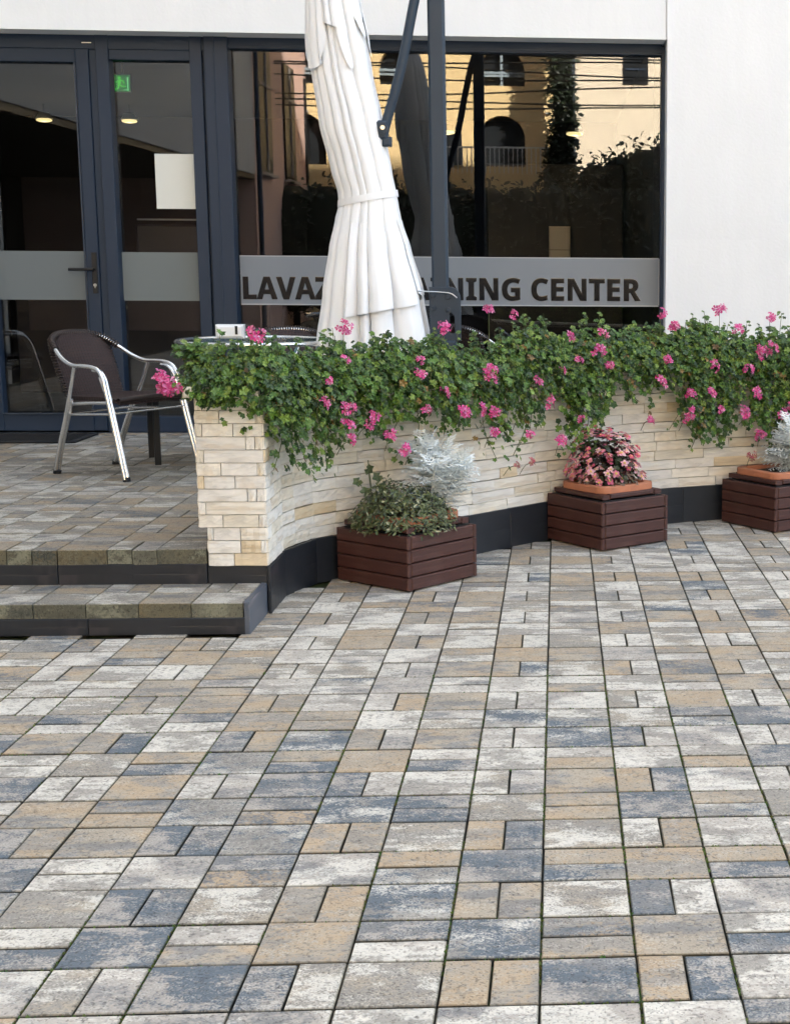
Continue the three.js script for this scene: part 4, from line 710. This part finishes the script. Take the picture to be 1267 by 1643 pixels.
{   // begonia
  const c = up(centre[1], -.01, -.01), P = thing('pink_begonia', 'rounded begonia with bronze leaves and many pale pink flowers', 'flowering plant', [c.x, c.y, c.z]), L = new Leaves(), r = rng(91), stems = [];
  const dome = () => { const a = r() * 6.28, e = Math.asin(Math.pow(r(), .8)); const c = Math.pow(Math.cos(e), .75), w = .82 + .36 * N2(Math.cos(a) * 2 + 9, e * 3 + Math.sin(a) * 2 + 9); return V(Math.cos(a) * c * .175 * w, .02 + Math.sin(e) * .26 * w, Math.sin(a) * c * .15 * w); };
  for (let i = 0; i < 620; i++) { const p = dome().multiplyScalar(.55 + .42 * r()), t = .6 + .7 * r(), k = r(), n = p.clone().normalize().add(V(r() - .5, r() - .2, r() - .5)); roundLeaf(L, p, n, .030 + .016 * r(), .028 + .014 * r(), r() * 6.28, k < .45 ? [.040 * t, .026 * t, .016 * t] : k < .85 ? [.042 * t, .060 * t, .02 * t] : [.13 * t, .035 * t, .03 * t], .15); if (i % 9 === 0) stems.push(rod([p.x * .2, 0, p.z * .2], [p.x, p.y, p.z], .0022, .0014, 5)); }
  for (let i = 0; i < 130; i++) { const a = r() * 6.28, q = .15 + .06 * r(), p = V(Math.cos(a) * q, .03 + .05 * r(), Math.sin(a) * q), t = .7 + .6 * r(); roundLeaf(L, p, V(Math.cos(a) + r() - .5, .9, Math.sin(a) + r() - .5), .018 + .012 * r(), .010 + .006 * r(), r() * 6.28, r() < .5 ? [.10 * t, .085 * t, .035 * t] : [.16 * t, .10 * t, .06 * t]); }
  tag(mesh('foliage', L.geo(), M.leaf, P), null, null, null, 'stuff'); mesh('stem', merge(stems), M.stemRed, P);
  const vars = []; for (let v = 0; v < 6; v++) { const F = new Leaves(); for (let q = 0; q < 5; q++) { const b = v % 3 === 0 ? [.80, .28, .37] : v % 3 === 1 ? [.74, .13, .24] : [.84, .50, .54]; const a = q * 1.2566; roundLeaf(F, V(0, 0, 0), V(Math.cos(a) * .35 + (r() - .5) * .3, Math.sin(a) * .35, 1), .0135 + .004 * r(), .0135, a, b.map(x => x * (.85 + .25 * r())), .18); } for (let q = 0; q < 4; q++) { const a = q * 1.57 + .4; roundLeaf(F, V(0, 0, .003), V(0, 0, 1), .005, .005, a, [.75, .55, .12]); } vars.push(F.geo()); }
  for (let i = 0; i < 215; i++) { const p = dome().multiplyScalar(.92 + .16 * r()), m = mesh('flower', vars[Math.floor(r() * 6)], M.petal, P); m.position.copy(p); m.lookAt(p.clone().multiplyScalar(1.5).add(c).add(V((r() - .5) * .1, .02, (r() - .5) * .1))); const k = .8 + 1.0 * r(); m.scale.set(k, k, k); }
}

/* ------------------------------------------------------------------ the street side, which shows in the glass */
{
  const A = thing('grey_side_building', 'grey plastered building along the left of the court', 'building', [-6.0, 0, 0]);
  const gp = std({ map: plasterTex, color: C(.5, .49, .47), roughness: .95 }), pk = std({ map: plasterTex, color: C(.62, .42, .35), roughness: .95 });
  mesh('wall', merge([span(-5, 0, 3.15, 14, -1.05, 13.2), span(-5, 0, 0, 14, -7.4, -1.06)]), gp, A); mesh('dark_passage', merge([span(-5, -4.6, 0, 3.14, -1.05, 13.2), span(-4.6, -.02, 3.05, 3.14, -1.04, 13.19), span(-4.6, -.3, -.02, .02, -1.04, 13.19)]), M.black, A);
  mesh('pink_wall', span(-5, -.02, 0, 14, 13.21, 23), pk, A);
  mesh('cornice', span(-.02, .35, 6.5, 6.72, 3.2, 13.1), M.frame, A);
  for (const z of [14.4, 17.3, 20.2]) { const w = mesh('window', merge([box(.06, 2.5, 1.3, .0, 4.5, z)]), M.black, A); mesh('window_frame', merge([box(.05, 2.4, .05, .04, 4.5, z), box(.05, .06, 1.2, .045, 5.0, z), box(.12, .06, 1.5, .06, 3.2, z)]), std({ color: C(.3, .27, .25) }), w); }
  for (const z of [2.2, 6.2, 10]) mesh('window', box(.05, 1.3, .95, .01, 5.2, z), M.black, A);
  mesh('drainpipe', rod([.08, 0, 13.2], [.08, 9, 13.2], .05), M.frame, A);
}
{
  const Y = thing('yellow_house', 'yellow plastered house with arched windows across the street', 'house', [0, 0, 19.7]);
  const ochre = std({ map: plasterTex, color: C(.80, .58, .29), roughness: .95 }), dark = std({ color: C(.012, .014, .016), roughness: .3 });
  const s = new THREE.Shape(); s.moveTo(-9, 0); s.lineTo(.02, 0); s.lineTo(.02, 10.5); s.lineTo(-9, 10.5);
  const arch = (x, w, y, h) => { const p = new THREE.Path(); p.moveTo(x - w / 2, y); p.lineTo(x - w / 2, y + h); p.absarc(x, y + h, w / 2, Math.PI, 0, true); p.lineTo(x + w / 2, y); s.holes.push(p); };
  const wins = [[-1.30, 1.12, 3.75, .65], [-1.30, 1.12, 5.66, .32], [-3.72, 1.04, 5.66, .35], [-6.1, 1.1, 5.66, .35], [-6.1, 1.12, 3.75, .65]]; wins.forEach(w => arch(...w));
  mesh('wall', new THREE.ExtrudeGeometry(s, { depth: .3, bevelEnabled: false, curveSegments: 16 }), ochre, Y);
  mesh('room_behind', box(9, 10, .1, -4.5, 5, .36), dark, Y);
  for (const [x, w, y, h] of wins.slice(1, 4)) mesh('window_frame', merge([box(.06, h + w / 2, .05, x, y + (h + w / 2) / 2, .15), box(w, .06, .05, x, y + h, .151), box(w, .05, .05, x, y + .25, .151)]), std({ color: C(.22, .27, .30) }), Y);
  mesh('square_window', box(.55, .75, .05, -2.55, 4.15, -.02), dark, Y);
  const bars = []; for (let i = 0; i < 26; i++) bars.push(box(.025, .6, .025, -3.0 + i * .11, 3.85, -.6)); bars.push(box(3.0, .04, .04, -1.6, 4.16, -.6)); mesh('balcony_railing', merge(bars), M.steel, Y);
  const K = thing('cream_house', 'cream house with a small square window across the street', 'house', [0, 0, 21]);
  mesh('wall', span(.5, 12, 0, 10, 0, .4), std({ map: plasterTex, color: C(.86, .72, .54), roughness: .95 }), K); mesh('window', box(.62, .72, .06, 2.02, 6.25, -.01), dark, K); mesh('window_frame', box(.5, .04, .05, 2.02, 6.25, -.045), M.frame, K);
  // ivy clad pole, hedge and bush
  const clump = (name, label, cat, list, n, seed, kind) => { const T = thing(name, label, cat), L = new Leaves(), r = rng(seed); for (let i = 0; i < n; i++) { const [x, y, z, rx, ry, rz] = list[Math.floor(r() * list.length)], d = V(r() - .5, r() - .5, r() - .5).normalize().multiplyScalar(Math.pow(r(), .4)), g = .5 + r(); roundLeaf(L, V(x + d.x * rx, y + d.y * ry, z + d.z * rz), V(r() - .5, r(), r() - .8), .12 + .08 * r(), .08, r() * 6.28, [.016 * g, .028 * g, .010 * g]); } tag(mesh('crown', L.geo(), M.leaf, T), null, null, null, 'stuff'); return T; };
  const ivy = []; for (let i = 0; i < 14; i++) ivy.push([.16 + .05 * Math.sin(i), 1.5 + i * .42, 18.6, .34 + .5 * sstep(8, 0, i), .5, .35]);
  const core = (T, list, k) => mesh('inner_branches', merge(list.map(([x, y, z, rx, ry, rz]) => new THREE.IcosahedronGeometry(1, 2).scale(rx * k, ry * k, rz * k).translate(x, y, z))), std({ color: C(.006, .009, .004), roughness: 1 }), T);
  const T = clump('ivy_clad_pole', 'street pole overgrown with ivy', 'pole', ivy, 5200, 5); core(T, ivy, .72); mesh('pole', rod([.16, 0, 18.6], [.16, 9, 18.6], .13), M.roomWood, T);
  const hg = []; for (let i = 0; i < 16; i++) hg.push([-8 + i * .72, 1.7, 16.6, .9, 1.65, .7]); const H = clump('clipped_hedge', 'tall dark hedge along the street', 'hedge', hg, 18000, 6); core(H, hg, .86); mesh('trunk', merge(hg.map(h => rod([h[0], 0, h[2]], [h[0], 2.2, h[2]], .08))), M.roomWood, H);
  const bu = []; for (let i = 0; i < 9; i++) bu.push([.9 + i * .55, 2.1 + .35 * i * .5, 17.2, .8, 1.9, .8]); const S = clump('large_bush', 'large dark bush in front of the cream house', 'bush', bu, 14000, 7); core(S, bu, .84); mesh('trunk', merge(bu.map(h => rod([h[0], 0, h[2]], [h[0], 2.4, h[2]], .08))), M.roomWood, S);
  const ys = [6.6, 6.15, 5.95, 5.8, 5.55, 5.25, 5.05, 4.8, 5.65]; ys.forEach((y, i) => { tag(mesh('overhead_wire', tube([[-14, y + .2 * Math.sin(i * 2), 16], [-3, y - .15 + .1 * Math.sin(i), 15.7], [2, y - .12 + .13 * Math.sin(i * 3), 15.6], [14, y + .25 * Math.cos(i), 15.4]], .018, 40, 5), M.black), ['highest', 'second highest', 'third highest', 'fourth highest', 'fifth highest', 'third lowest', 'second lowest', 'lowest', 'middle'][i] + ' of nine thin black wires strung above the street', 'wire', 'overhead wires'); });
}

renderer.render(scene, camera);
